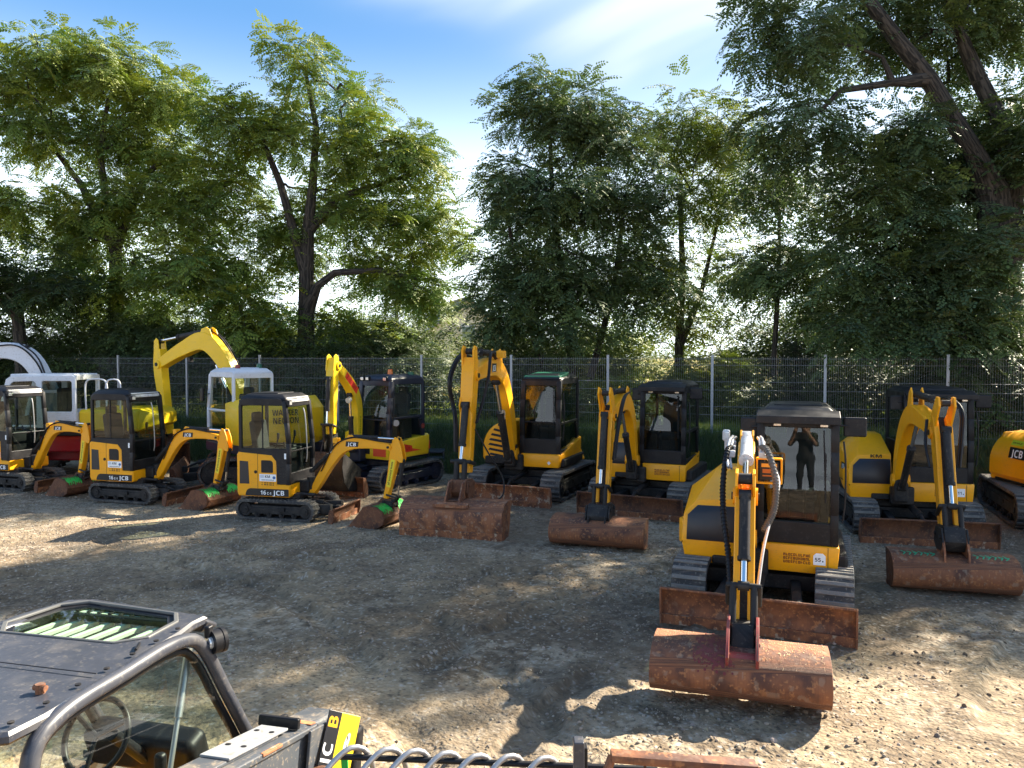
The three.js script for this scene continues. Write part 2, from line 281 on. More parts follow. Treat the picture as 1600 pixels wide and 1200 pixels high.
function groundH(x, z) {
  const d = fenceD(x, z), bank = smooth(1.35, 0.15, d + 0.25 * (fbm(x * 0.7, z * 0.7, 71, 2) - 0.5)) * 0.92;
  let h = (fbm(x * 0.5, z * 0.5, 73, 3) - 0.5) * 0.10 + (fbm(x * 2.3, z * 2.3, 79, 3) - 0.5) * 0.05;
  const rough = smooth(0.45, 0.68, fbm(x * 0.42 + 9, z * 0.42, 83, 2));
  h += (fbm(x * 7, z * 7, 89, 3) - 0.5) * (0.022 + 0.07 * rough);
  if (Math.abs(x) < 10 && z > -13.5 && z < -3) h += rutH(x, z);
  const calm = smooth(0, 1.2, d); // flatter where machines stand
  h *= lerp(1, 0.8, calm);
  if (d < -0.5) h += bank * 0 + (fbm(x * 0.2, z * 0.2, 97, 2) - 0.5) * 0.25 * smooth(-0.5, -4, d);
  return h + bank;
}
{
  const axis = (a) => { const out = []; for (const [x0, x1, st] of a) for (let x = x0; x < x1 - 1e-6; x += st) out.push(x); return out; };
  const X = axis([[-900, -100, 100], [-100, -30, 10], [-30, -14, 0.5], [-14, -6, 0.11], [-6, 6, 0.07], [6, 14, 0.11], [14, 30, 0.5], [30, 100, 10], [100, 901, 100]]);
  const Z = axis([[-900, -120, 60], [-120, -34, 4], [-34, -24, 0.5], [-24, -13, 0.13], [-13, -3, 0.065], [-3, 6, 0.25], [6, 30, 6], [30, 200, 80]]);
  const nx = X.length, nz = Z.length, pos = new Float32Array(nx * nz * 3), uv = new Float32Array(nx * nz * 2), col = new Float32Array(nx * nz * 3), idx = [];
  for (let j = 0; j < nz; j++) for (let i = 0; i < nx; i++) {
    const k = j * nx + i, x = X[i], z = Z[j], d = fenceD(x, z);
    pos[3 * k] = x; pos[3 * k + 1] = Math.abs(x) < 40 && z > -60 ? groundH(x, z) : 0.92; pos[3 * k + 2] = z;
    if (z > 3 && Math.abs(x) >= 40) pos[3 * k + 1] = 0;
    uv[2 * k] = (x + 16) / 28; uv[2 * k + 1] = (z + 20) / 20;
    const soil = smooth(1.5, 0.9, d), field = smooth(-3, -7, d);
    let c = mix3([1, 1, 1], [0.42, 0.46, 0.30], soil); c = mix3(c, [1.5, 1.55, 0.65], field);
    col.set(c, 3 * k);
    if (i < nx - 1 && j < nz - 1) idx.push(k, k + nx, k + 1, k + 1, k + nx, k + nx + 1);
  }
  const g = new THREE.BufferGeometry();
  g.setAttribute('position', new THREE.BufferAttribute(pos, 3)); g.setAttribute('uv', new THREE.BufferAttribute(uv, 2)); g.setAttribute('color', new THREE.BufferAttribute(col, 3)); g.setIndex(idx); g.computeVertexNormals();
  // trodden earth, gravel and sandy patches, 28 m by 20 m
  const map = tex(2048, (u, v) => {
    const x = u * 28 - 16, z = v * 20 - 20;
    const a = fbm(x * 0.35, z * 0.35, 101, 4), b = fbm(x * 1.6, z * 1.6, 103, 4), f = fbm(x * 9, z * 9, 107, 3), s = fbm(x * 34, z * 34, 109, 2), q = hash2((u * 2048) | 0, (v * 2048) | 0, 5);
    let c = mix3([0.138, 0.096, 0.056], [0.226, 0.166, 0.100], smooth(0.35, 0.65, a * 0.55 + b * 0.45));
    const sand = clamp(smooth(0.42, 0.6, a * 0.5 + fbm(x * 0.22 + 4, z * 0.22, 113, 3) * 0.5 + 0.10 * smooth(-9, -5, z) + 0.05 * smooth(0, 3, x)));
    c = mix3(c, [0.34, 0.255, 0.155], sand * 0.58 * smooth(0.25, 0.6, b));
    const gravel = smooth(0.5, 0.62, fbm(x * 0.6 - 3, z * 0.6, 127, 3) + 0.10 * smooth(-10.5, -14, z));
    c = mix3(c, [0.27, 0.218, 0.152], gravel * 0.7 * smooth(0.40, 0.62, f));
    c = c.map((w) => w * (0.55 + 0.80 * f + 0.6 * (s - 0.5) + 0.26 * (q - 0.5)));
    if (s > 0.70) c = mix3(c, [0.42, 0.40, 0.36], 0.55 * smooth(0.70, 0.8, s));
    if (s < 0.27) c = mix3(c, [0.03, 0.026, 0.022], 0.6 * smooth(0.27, 0.2, s));
    const moist = smooth(0.53, 0.68, fbm(x * 0.5 + 20, z * 0.5 + 3, 131, 4));
    return mix3(c, [0.075, 0.056, 0.037], moist * 0.5);
  });
  const bump = tex(512, (u, v) => clamp(0.55 * fbm(u * 24, v * 24, 137, 4, 24) + 0.45 * fbm(u * 90, v * 90, 139, 3, 90)), { srgb: false }); bump.repeat.set(28 / 2.2, 20 / 2.2);
  struct(mesh('ground', g, std({ map, bumpMap: bump, bumpScale: 0.035, roughness: 0.95, vertexColors: true }), scene));
}
// where machines stand no stones or grass are strewn inside them
const put = new THREE.Object3D();
function scatter(name, label, category, geo, mat, n, place, colour) {
  const m = new THREE.InstancedMesh(geo, mat, n); let k = 0;
  for (let i = 0; i < n; i++) { if (!place(put, i)) continue; put.updateMatrix(); m.setMatrixAt(k, put.matrix); if (colour) m.setColorAt(k, colour(i)); k++; }
  m.count = k; m.name = name; m.castShadow = m.receiveShadow = true; m.userData = { label, category, kind: 'stuff' }; scene.add(m); return m;
}
{
  const r = rng(151), col = new THREE.Color();
  const pebble = new THREE.IcosahedronGeometry(1, 1), p = pebble.attributes.position;
  for (let i = 0; i < p.count; i++) { const s = 0.78 + 0.4 * vnoise(p.getX(i) * 1.4 + 5, p.getY(i) * 1.4 + p.getZ(i) * 2.1, 3); p.setXYZ(i, p.getX(i) * s, p.getY(i) * s * 0.62, p.getZ(i) * s * 0.85); }
  pebble.computeVertexNormals();
  scatter('gravel', 'loose grey and sandy stones strewn over the whole yard', 'gravel', pebble, std({ color: lin(1, 1, 1), roughness: 0.9 }), 90000, (o) => {
    const z = -3.2 - 15.5 * Math.pow(r(), 0.8), x = (r() * 2 - 1) * Math.min(13, -z * 0.72 + 0.6);
    if (fenceD(x, z) < 1.1) return false;
    const dens = fbm(x * 0.8, z * 0.8, 157, 3) + 0.16 * smooth(-9, -13.5, z); if (r() > smooth(0.36, 0.64, dens)) return false;
    const s = 0.004 + 0.015 * Math.pow(r(), 3.4) * (r() < 0.02 ? 2.2 : 1);
    o.position.set(x, groundH(x, z) + s * 0.12, z); o.rotation.set(r() * 0.7, r() * 7, r() * 0.7); o.scale.setScalar(s); return true;
  }, () => { const t = 0.10 + 0.22 * r(); return col.setRGB(t * 1.15, t * (0.90 + 0.06 * r()), t * (0.60 + 0.16 * r())); });
  // broken clods of earth in rough patches
  scatter('earth_clod', 'dark broken clods of earth in churned patches of the yard', 'soil', pebble, std({ color: lin(0.14, 0.103, 0.068), roughness: 1 }), 4500, (o) => {
    const z = -3.5 - 11 * r(), x = (r() * 2 - 1) * Math.min(10, -z * 0.7 + 0.4);
    if (fbm(x * 0.42 + 9, z * 0.42, 83, 2) < 0.55 + 0.1 * r()) return false;
    const s = 0.007 + 0.022 * Math.pow(r(), 3);
    o.position.set(x, groundH(x, z), z); o.rotation.set(r() * 2, r() * 7, r() * 2); o.scale.setScalar(s); return true;
  });
  // grass
  const tuft = (n, h, w, seed) => {
    const q = rng(seed), P = [], I = [];
    for (let i = 0; i < n; i++) { const a = q() * 6.3, rad = q() * 0.06, bx = Math.cos(a) * rad, bz = Math.sin(a) * rad, hh = h * (0.5 + 0.6 * q()), lean = 0.25 + 0.5 * q(), lx = Math.cos(a) * hh * lean, lz = Math.sin(a) * hh * lean, t = q() * 6.3, wx = Math.cos(t) * w, wz = Math.sin(t) * w, k = P.length / 3;
      P.push(bx - wx, 0, bz - wz, bx + wx, 0, bz + wz, bx + lx * 0.4 - wx * 0.8, hh * 0.62, bz + lz * 0.4 - wz * 0.8, bx + lx * 0.4 + wx * 0.8, hh * 0.62, bz + lz * 0.4 + wz * 0.8, bx + lx, hh, bz + lz); I.push(k, k + 1, k + 2, k + 2, k + 1, k + 3, k + 2, k + 3, k + 4); }
    const g = new THREE.BufferGeometry(); g.setAttribute('position', new THREE.BufferAttribute(new Float32Array(P), 3)); g.setIndex(I); g.computeVertexNormals(); return g;
  };
  const blade = new THREE.MeshPhysicalMaterial({ color: lin(1, 1, 1), roughness: 0.9, transmission: 0.4, thickness: 0 });
  scatter('bank_grass', 'dark green grass and weeds on the low bank before the fence', 'grass', tuft(9, 0.34, 0.006, 3), blade, 16000, (o) => {
    const x = -17 + 33 * r(), d = 0.12 + 1.15 * r(), z = fenceZ(x) + d / FN[1]; if (r() > 0.35 + fbm(x * 0.9, z * 0.9, 163, 2)) return false;
    const s = 0.5 + 0.9 * r() * (0.4 + 0.9 * fbm(x * 0.5, z * 0.5, 167, 2)); o.position.set(x, groundH(x, z) - 0.02, z); o.rotation.set(0, r() * 7, 0); o.scale.set(s, s * (0.8 + 0.5 * r()), s); return true;
  }, () => { const t = r(); return col.setRGB(0.045 + 0.05 * t, 0.085 + 0.055 * t, 0.022); });
  scatter('field_grass', 'sunlit yellow green grass in the field behind the fence', 'grass', tuft(9, 0.24, 0.007, 7), blade, 26000, (o) => {
    const x = -20 + 40 * r(), d = -0.6 - 13 * Math.pow(r(), 1.6), z = fenceZ(x) + d / FN[1]; if (r() > 0.3 + fbm(x * 0.6, z * 0.6, 173, 2)) return false;
    const s = 0.7 + 0.9 * r(); o.position.set(x, groundH(x, z) - 0.02, z); o.rotation.set(0, r() * 7, 0); o.scale.setScalar(s); return true;
  }, () => { const t = r(); return col.setRGB(0.17 + 0.12 * t, 0.25 + 0.09 * t, 0.035); });
}
// ---------------------------------------------------------------- fence of welded wire panels on posts
{
  const f = thing('wire_fence', 'tall grey welded wire mesh fence with steel posts along the back of the yard', 'fence', [-9.74, 0.86, -23.0], -Math.atan2(0.738, 2.43)); // nearer on the right
  const L = 2.54, post = new MB().box(0, 1.06, 0, 0.062, 2.12, 0.045, { r: 0.004 }).box(0, 2.125, 0, 0.066, 0.014, 0.049, { r: 0.002 }).g, pg = mergeGeometries(post), cap = null;
  const w = new MB();
  for (let i = 0; i <= 50; i++) { const g = new THREE.CylinderGeometry(0.0024, 0.0024, 2.03, 4, 1, true); g.translate((i - 25) * 0.0495, 1.06, 0); w.push(g); }
  for (const y of [0.08, 0.28, 0.68, 0.88, 1.28, 1.48, 1.88, 2.03]) for (const s of [-1, 1]) { const g = new THREE.CylinderGeometry(0.004, 0.004, 2.48, 4, 1, true); g.rotateZ(Math.PI / 2); g.translate(0, y, s * 0.0075); w.push(g); }
  const panel = mergeGeometries(w.g), board = new MB().box(0, 0, 0, 2.44, 0.22, 0.05, { r: 0.006 }).g[0];
  const conc = std({ color: lin(0.30, 0.29, 0.27), roughness: 0.9 });
  for (let k = -4; k <= 11; k++) {
    const p = mesh('fence_post', pg, M.galv, f); p.position.set(k * L, 0, 0);
    if (k < 11) { const q = mesh('mesh_panel', panel, M.wire, f); q.position.set((k + 0.5) * L, 0, 0.03); const b = mesh('base_board', board, conc, f); b.position.set((k + 0.5) * L, 0.0, 0); }
  }
  // pale kerb stones at the foot of the bank
  const kerb = new MB().box(0, 0, 0, 0.96, 0.20, 0.24, { r: 0.02 }).g[0], r = rng(181);
  [[7.05, 0], [8.05, 0.05], [6.05, -0.03]].forEach(([x, j], i) => {
    const z = fenceZ(x) + (1.42 + j) / FN[1], m = mesh(numbered('kerb_stone'), kerb, conc, scene, [x, 0.06, z, -0.295 + j]);
    tag(m, ['pale concrete kerb stone just right of the front excavator cab', 'concrete kerb stone behind the right track of the KM excavator', 'concrete kerb stone behind the cab of the front excavator'][i], 'kerb stone', 'kerb stones at the foot of the bank');
  });
}
// ---------------------------------------------------------------- trees: trunk and limbs grown towards leaf clusters, crowns of pinnate leaf sprays
function sprayGeo(seed, leaves, leaflets, len, size, droop) {
  const r = rng(seed), P = [], I = [];
  const quad = (c, d, n, l, w) => { // leaflet: a folded diamond along d
    const s = V().crossVectors(d, n).normalize(), k = P.length / 3, a = c.clone(), b = c.clone().addScaledVector(d, l), m = c.clone().addScaledVector(d, l * 0.5);
    const e = m.clone().addScaledVector(s, w).addScaledVector(n, w * 0.25), f = m.clone().addScaledVector(s, -w).addScaledVector(n, w * 0.25);
    for (const q of [a, e, b, f]) P.push(q.x, q.y, q.z); I.push(k, k + 1, k + 2, k, k + 2, k + 3);
  };
  for (let i = 0; i < leaves; i++) {
    const t = (i + 0.5) / leaves, root = V(t * len, -droop * t * t * len, 0), side = i % 2 ? 1 : -1, az = side * (0.5 + 0.7 * r()), el = 0.35 * (r() - 0.4);
    let dir = V(Math.cos(az) * Math.cos(el), Math.sin(el), Math.sin(az) * Math.cos(el)); const p = root.clone(), L = size * (0.8 + 0.5 * r()), n = V(0.3 * (r() - 0.5), 1, 0.3 * (r() - 0.5)).normalize();
    const step = L / (leaflets + 1) * 2;
    for (let j = 0; j < leaflets; j++) {
      if (j % 2 === 0) { p.addScaledVector(dir, step); dir.y -= 0.10 + 0.08 * r(); dir.normalize(); }
      const s = V().crossVectors(dir, n).normalize(), last = j === leaflets - 1, d = last ? dir.clone() : dir.clone().multiplyScalar(0.45).addScaledVector(s, j % 2 ? 1 : -1).add(V(0, -0.25 * r(), 0)).normalize();
      quad(p, d, n, size * 0.33, size * 0.105);
    }
  }
  const g = new THREE.BufferGeometry(); g.setAttribute('position', new THREE.BufferAttribute(new Float32Array(P), 3)); g.setIndex(I); g.computeVertexNormals(); return g;
}
const SPRAYS = [sprayGeo(201, 7, 9, 0.5, 0.24, 0.35), sprayGeo(203, 6, 9, 0.42, 0.26, 0.6)];
const BROAD = [sprayGeo(207, 9, 3, 0.34, 0.22, 0.2), sprayGeo(209, 8, 3, 0.3, 0.24, 0.5)];
const bark = (() => { const m = tex(256, (u, v) => { const a = fbm(u * 26, v * 5, 211, 4, 0), b = fbm(u * 8, v * 8, 213, 3, 8); return mix3([0.018, 0.015, 0.012], [0.085, 0.068, 0.053], smooth(0.35, 0.65, a) * (0.5 + 0.7 * b)); }); const bm = tex(256, (u, v) => fbm(u * 26, v * 5, 211, 4, 0), { srgb: false }); return std({ map: m, bumpMap: bm, bumpScale: 0.03, roughness: 0.95 }); })();
const LEAF = (t) => new THREE.MeshPhysicalMaterial({ color: lin(1, 1, 1), roughness: 0.6, transmission: t, thickness: 0, specularIntensity: 0.6 });
const leafMat = LEAF(0.5);
const PAL = { // low/shaded leaf colours, top/turning leaf colours
  olive: [[0.13, 0.225, 0.038], [0.30, 0.335, 0.032]],
  deep: [[0.075, 0.130, 0.055], [0.16, 0.22, 0.05]],
  fresh: [[0.13, 0.20, 0.03], [0.27, 0.30, 0.035]],
  bush: [[0.046, 0.085, 0.024], [0.11, 0.155, 0.028]],
  fir: [[0.022, 0.045, 0.022], [0.040, 0.065, 0.026]],
};
const UPV = V(0, 1, 0);
function tree(name, label, group, o) {
  const { base, trunk, limbs = [], blobs, pal = 'olive', seed, sprays = SPRAYS, per = 13, spread = 0.46, size = 1, shell = 0.55, tipR = 0.011, category = 'tree', top, dens = 0.85, thin = 0.62 } = o;
  const r = rng(seed), gs = () => (r() + r() + r() - 1.5) * 1.15;
  const t = thing(name, label, category, base, 0, group);
  // skeleton nodes: {p, parent, r}
  const N = []; const chain = (pts, parent) => { let q = parent; for (const p of pts) { N.push({ p: V(p[0] - base[0], p[1] - base[1], p[2] - base[2]), parent: q, fix: p[3] }); q = N.length - 1; } return q; };
  chain(trunk, -1);
  for (const l of limbs) { let best = 0, bd = 1e9; const a = V(l[0][0] - base[0], l[0][1] - base[1], l[0][2] - base[2]); N.forEach((n, i) => { const d = n.p.distanceTo(a); if (d < bd) { bd = d; best = i; } }); chain(l.slice(1), best); }
  const C = [];
  for (const b of blobs) for (let i = 0; i < b[6] * dens; i++) { const d = V(gs(), gs(), gs()).normalize().multiplyScalar(Math.pow(r(), shell)); C.push(V(b[0] + d.x * b[3] - base[0], b[1] + d.y * b[4] - base[1], b[2] + d.z * b[5] - base[2])); }
  const root = N[Math.min(N.length - 1, trunk.length - 1)].p; C.sort((a, b) => a.distanceTo(root) - b.distanceTo(root));
  for (let i = C.length - 1; i >= 0; i--) { let near = 0; for (let j = 0; j < C.length; j++) if (j !== i && C[j].distanceTo(C[i]) < 0.85) near++; if (near < 2) C.splice(i, 1); }
  const nFix = N.length;
  for (const c of C) {
    let best = -1, bd = 1e9; for (let i = Math.min(1, N.length - 1); i < N.length; i++) { const n = N[i]; const d = n.p.distanceTo(c) + Math.max(0, n.p.y - c.y) * 0.7 + (i < nFix ? 0 : 0.05); if (d < bd) { bd = d; best = i; } }
    const a = N[best].p, L = a.distanceTo(c), k = Math.max(2, Math.round(L / 0.45)); let q = best;
    for (let i = 1; i <= k; i++) { const s = i / k, p = a.clone().lerp(c, s); const w = (i < k ? 1 : 0) * 0.10 * Math.min(1, L); p.add(V(gs() * w, gs() * w + Math.sin(s * Math.PI) * L * 0.08, gs() * w)); N.push({ p, parent: q, leaf: i === k }); q = N.length - 1; }
  }
  const kids = N.map(() => 0); for (let i = N.length - 1; i >= 0; i--) { const n = N[i], rad = Math.max(tipR, Math.pow(kids[i], 1 / 2.35)); n.r = n.fix ?? rad; if (n.parent >= 0) kids[n.parent] += Math.pow(Math.min(rad, n.r), 2.35); }
  const tube = (i) => { const n = N[i], m = N[n.parent]; const r0 = Math.min(m.r, n.r * 1.35 + (n.fix ? 1 : 0)), A = m.p, B = n.p, d = B.clone().sub(A), L = d.length(); const seg = n.r > 0.12 ? 12 : n.r > 0.04 ? 7 : 4; const g = new THREE.CylinderGeometry(n.r, r0, L * 1.04, seg, 1, true); g.translate(0, L / 2, 0); g.applyQuaternion(new THREE.Quaternion().setFromUnitVectors(UPV, d.normalize())); g.translate(A.x, A.y, A.z); const u = g.attributes.uv; for (let k = 0; k < u.count; k++) u.setXY(k, u.getX(k) * Math.max(1, Math.round(n.r * 8)), (u.getY(k) * L + n.p.y) * 0.8); return g.toNonIndexed(); };
  const tg = [], bg = [];
  for (let i = 1; i < N.length; i++) (i < trunk.length ? tg : bg).push(tube(i));
  mesh('trunk', mergeGeometries(tg), bark, t);
  if (bg.length) mesh('limbs', mergeGeometries(bg), bark, t);
  // leaf sprays round the outer nodes
  const leaves = N.filter((n, i) => n.leaf || (i >= nFix && r() < 0.22)), col = new THREE.Color();
  const ys = leaves.map((n) => n.p.y), y0 = Math.min(...ys), y1 = Math.max(...ys); const [ca, cb] = PAL[pal];
  const list = sprays.map(() => []);
  for (const n of leaves) { const out = n.p.clone().sub(N[n.parent].p).setY(0); const tint = r(); for (let k = 0; k < per * thin * (n.leaf ? 1 : 0.5); k++) list[(r() * sprays.length) | 0].push([n, out, tint]); }
  const crown = list.map((l, s) => {
    const im = new THREE.InstancedMesh(sprays[s], leafMat, l.length), ob = new THREE.Object3D();
    l.forEach(([n, out, tint], i) => {
      const off = V(gs(), gs() * 0.75, gs()).multiplyScalar(spread); ob.position.copy(n.p).add(off);
      const d = off.clone().multiplyScalar(1 / spread).add(out.clone().multiplyScalar(0.8)).add(V(0, -0.15, 0)); const yaw = Math.atan2(-d.z, d.x) + (r() - 0.5) * 1.2, pitch = clamp(Math.atan2(d.y, Math.hypot(d.x, d.z) + 0.2), -0.9, 0.9) + (r() - 0.5) * 0.5;
      ob.rotation.set((r() - 0.5) * 1.0, yaw, pitch, 'YZX'); ob.scale.setScalar(size * (0.6 + 0.85 * r())); ob.updateMatrix(); im.setMatrixAt(i, ob.matrix);
      const q = mix3(ca, cb, clamp(tint * 0.8 + 0.4 * (r() - 0.4))), v = 0.8 + 0.4 * r();
      im.setColorAt(i, col.setRGB(q[0] * v, q[1] * v, q[2] * v));
    });
    im.name = 'crown'; im.castShadow = im.receiveShadow = true; im.userData = { kind: 'stuff' }; t.add(im); return im;
  });
  return t;
}
const B_ = 0.9; // level of the ground behind the fence
const TREES = 'robinia trees behind the fence';
tree('robinia_tree', 'leftmost tall robinia with broad olive crown and forked dark limbs', TREES, {
  base: [-13.4, B_, -26], seed: 301, pal: 'olive', dens: 0.9, per: 15,
  trunk: [[-13.4, B_, -26, 0.30], [-13.4, 3, -26, 0.25], [-13.35, 5, -26, 0.22], [-13.3, 6.6, -25.9, 0.2]],
  limbs: [[[-13.3, 6.6, -25.9], [-13.9, 7.6, -26, 0.15], [-14.6, 8.8, -26.2, 0.11], [-15.4, 9.8, -26.3, 0.07]], [[-13.3, 6.6, -25.9], [-13.5, 8, -25.8, 0.14], [-13.7, 9.6, -25.8, 0.10], [-13.3, 11.4, -25.6, 0.06]], [[-13.3, 6.6, -25.9], [-12.8, 8, -26, 0.13], [-12.2, 9.1, -26, 0.10], [-11.4, 9.8, -26, 0.06]]],
  blobs: [[-14.9, 12.8, -26, 1.5, 1.0, 1.6, 34], [-13.4, 12.5, -25.6, 1.6, 1.0, 1.6, 34], [-17, 12.2, -26, 1.7, 1.2, 1.8, 36], [-11.9, 11.5, -26, 1.5, 1.1, 1.6, 32], [-16, 10.3, -26, 1.9, 1.1, 2, 40], [-13.4, 10.3, -26.8, 1.8, 0.9, 2, 34], [-11.2, 9.7, -26, 1.3, 1.1, 1.8, 30], [-16.8, 8, -26, 2, 1.4, 2, 40], [-12.3, 7.9, -25.4, 2.1, 1.3, 1.8, 46], [-14.7, 7.4, -26.8, 1.9, 1.2, 1.8, 40], [-15.1, 5.4, -25.4, 2.3, 1.2, 1.8, 46], [-11.7, 5.6, -25.2, 1.9, 1.2, 1.6, 42], [-13.4, 3.9, -27, 2.6, 0.8, 1.4, 34], [-10.4, 7.2, -25.4, 1.2, 1.4, 1.4, 26]] });
tree('robinia_tree', 'robinia left of the sky gap with thin spire and spreading dark limbs', TREES, {
  base: [-6.72, B_, -25], seed: 307, pal: 'olive', dens: 0.92, per: 15,
  trunk: [[-6.72, B_, -25, 0.34], [-6.7, 2.6, -25, 0.29], [-6.68, 4.4, -25, 0.27], [-6.66, 5.7, -25, 0.24], [-6.6, 7, -25, 0.2], [-6.45, 8.3, -25, 0.15], [-6.3, 10.3, -25, 0.10], [-6.65, 12.2, -25, 0.05]],
  limbs: [[[-6.66, 5.7, -25], [-7.1, 7.2, -24.9, 0.15], [-7.45, 8.5, -24.9, 0.12], [-7.95, 9.8, -24.8, 0.08]], [[-6.68, 4.4, -25], [-6.2, 5.2, -24.6, 0.13], [-5.6, 5.6, -24.4, 0.11], [-4.2, 5.65, -24.2, 0.08], [-2.9, 5.35, -24, 0.05]], [[-6.6, 7, -25], [-5.7, 8.1, -25.2, 0.12], [-4.5, 8.55, -25.4, 0.09], [-3.3, 8.9, -25.4, 0.06]], [[-6.7, 2.6, -25], [-7.3, 3.5, -25, 0.13], [-8.6, 4.9, -25, 0.08]], [[-6.7, 2.6, -25], [-7.5, 2.9, -24.4, 0.12], [-8.2, 4.0, -24, 0.09]]],
  blobs: [[-6.9, 12.3, -25, 1.1, 0.9, 1.1, 16], [-5, 11, -25, 1.0, 0.9, 1, 13], [-7.9, 10.4, -25, 1.5, 1.1, 1.5, 34], [-5.4, 9.7, -25, 1.7, 1.0, 1.6, 30], [-3.3, 9.5, -25, 1.1, 0.9, 1.3, 26], [-9.6, 10.7, -25, 1.0, 0.9, 1.2, 20], [-9.3, 8.4, -25, 1.6, 1.3, 1.6, 36], [-4.2, 7.6, -25, 1.9, 1.1, 1.7, 36], [-2.6, 6.9, -25, 1.1, 1.3, 1.4, 28], [-7.5, 6.7, -25.9, 2.1, 1.2, 1.7, 44], [-5, 5.9, -25.9, 1.7, 0.8, 1.4, 28], [-9.5, 5.5, -24.4, 1.9, 1.3, 1.6, 46], [-3.0, 5.1, -24.4, 1.1, 0.8, 1.2, 22], [-8.2, 4.0, -24, 1.6, 0.9, 1.2, 30], [-6.3, 8.2, -26, 1.6, 1.0, 1.2, 24], [-5.4, 4.0, -26, 1.4, 0.6, 1.0, 22]] });
tree('robinia_tree', 'dense dark multi-stemmed robinia right of the sky gap', TREES, {
  base: [1.8, B_, -22.8], seed: 311, pal: 'deep', per: 16,
  trunk: [[1.8, B_, -22.8, 0.16], [1.75, 3, -22.8, 0.13], [1.5, 5, -22.8, 0.11], [1.2, 7.4, -22.8, 0.08], [1.1, 9.6, -22.8, 0.05]],
  limbs: [[[1.8, B_, -22.8], [2.4, 2.6, -22.7, 0.11], [3, 5, -22.6, 0.08], [3.3, 7.6, -22.6, 0.05]], [[1.8, B_, -22.8], [1.0, 2.4, -22.4, 0.10], [0.3, 4.4, -22.2, 0.07], [-0.1, 6.8, -22.2, 0.045]]],
  blobs: [[1.0, 10.4, -22.8, 1.3, 1.1, 1.2, 36], [2.8, 9.6, -22.8, 1.8, 1.2, 1.6, 44], [1.1, 7.5, -22.4, 1.8, 1.4, 1.8, 54], [0, 8, -22.6, 0.8, 1.1, 1.2, 20], [3.5, 7.3, -22.8, 1.7, 1.3, 1.7, 40], [0.0, 5.6, -22.4, 1.0, 1.2, 1.4, 32], [1.4, 5.1, -21.9, 2.1, 1.1, 1.4, 52], [3.6, 5, -22.3, 1.5, 1.0, 1.5, 32], [0.0, 4.0, -22, 1.1, 0.8, 1.2, 26], [1.6, 3.7, -21.8, 2.0, 0.5, 1.0, 14]] });
tree('robinia_tree', 'looser bright-leaved robinia between the dark one and the giant on the right', TREES, {
  base: [5.3, B_, -24.4], seed: 313, pal: 'fresh', per: 12,
  trunk: [[5.3, B_, -24.4, 0.17], [5.3, 3.2, -24.4, 0.14], [5.4, 5.6, -24.4, 0.11], [5.3, 8, -24.4, 0.07]],
  limbs: [[[5.3, 3.2, -24.4], [6.0, 5, -24.4, 0.08], [6.5, 7.2, -24.4, 0.05]]],
  blobs: [[4.8, 10, -24.4, 1.6, 1.2, 1.5, 30], [6.4, 10, -24.2, 1.3, 1.1, 1.3, 26], [5.8, 8, -24.4, 1.6, 1.1, 1.6, 26], [6.7, 5.7, -24.4, 1.5, 1.2, 1.5, 26], [4.4, 5.4, -24.2, 1.3, 1.1, 1.5, 22], [5.4, 4.1, -23.8, 2.0, 0.6, 1.2, 12]] });
tree('robinia_tree', 'giant old robinia at the right edge with thick leaning limbs', TREES, {
  base: [12.0, B_, -18.8], seed: 317, pal: 'deep', per: 16,
  trunk: [[12.05, B_, -18.8, 0.55], [12.0, 3, -18.8, 0.47], [11.9, 5.2, -18.8, 0.43], [11.6, 6.9, -18.7, 0.36]],
  limbs: [[[11.6, 6.9, -18.7], [11.1, 7.8, -18.6, 0.222], [10.5, 8.6, -18.5, 0.207], [9.85, 9.5, -18.4, 0.200], [9.1, 10.4, -18.4, 0.178], [8.25, 11.5, -18.4, 0.141], [7.4, 12.6, -18.4, 0.104]], [[11.9, 5.2, -18.8], [12.3, 7.2, -19, 0.222], [12.0, 8.6, -19, 0.200], [11.4, 9.7, -19, 0.185], [10.8, 11, -19, 0.148], [10.3, 12.3, -19, 0.111]], [[9.85, 9.5, -18.4], [8.9, 9.35, -18.2, 0.089], [7.6, 9.1, -18, 0.067], [7.1, 8.6, -17.9, 0.044]], [[8.9, 9.35, -18.2], [8.6, 9.9, -18.1, 0.044], [7.9, 10.1, -18, 0.037]], [[11.9, 5.2, -18.8], [13.2, 7.2, -18.4, 0.163], [14.6, 9, -18, 0.104]]],
  blobs: [[9.3, 11.2, -19.8, 2.9, 1.3, 2.3, 70], [6.5, 10.7, -18.2, 1.0, 1.3, 1.2, 24], [6.7, 8.4, -18, 1.2, 1.0, 1.3, 26], [10.9, 7.4, -20, 2.3, 1.7, 1.8, 62], [12.6, 8.8, -20.2, 2.0, 2.2, 2.2, 60], [9.2, 5.5, -18.2, 2.2, 1.3, 1.2, 66], [10.4, 5.0, -17.8, 1.3, 1.1, 0.9, 36], [10.0, 3.7, -17.9, 1.7, 0.8, 0.8, 40], [15, 9.5, -17.6, 2.4, 2.2, 2.4, 70], [8.4, 7.0, -18.2, 1.4, 1.0, 1.2, 30], [8.6, 3.9, -18.2, 1.5, 0.7, 0.7, 28], [13, 12, -20, 2.6, 1.4, 2.2, 50], [10.4, 13.9, -19.8, 2.4, 1.1, 2.0, 60], [12.8, 14, -18.6, 1.9, 1.2, 2, 50], [14, 12.4, -17.4, 1.2, 1.0, 1.6, 26], [12.4, 8.0, -17.6, 1.0, 0.9, 0.8, 18], [9.0, 8.1, -17.8, 1.0, 0.6, 0.8, 14]] });
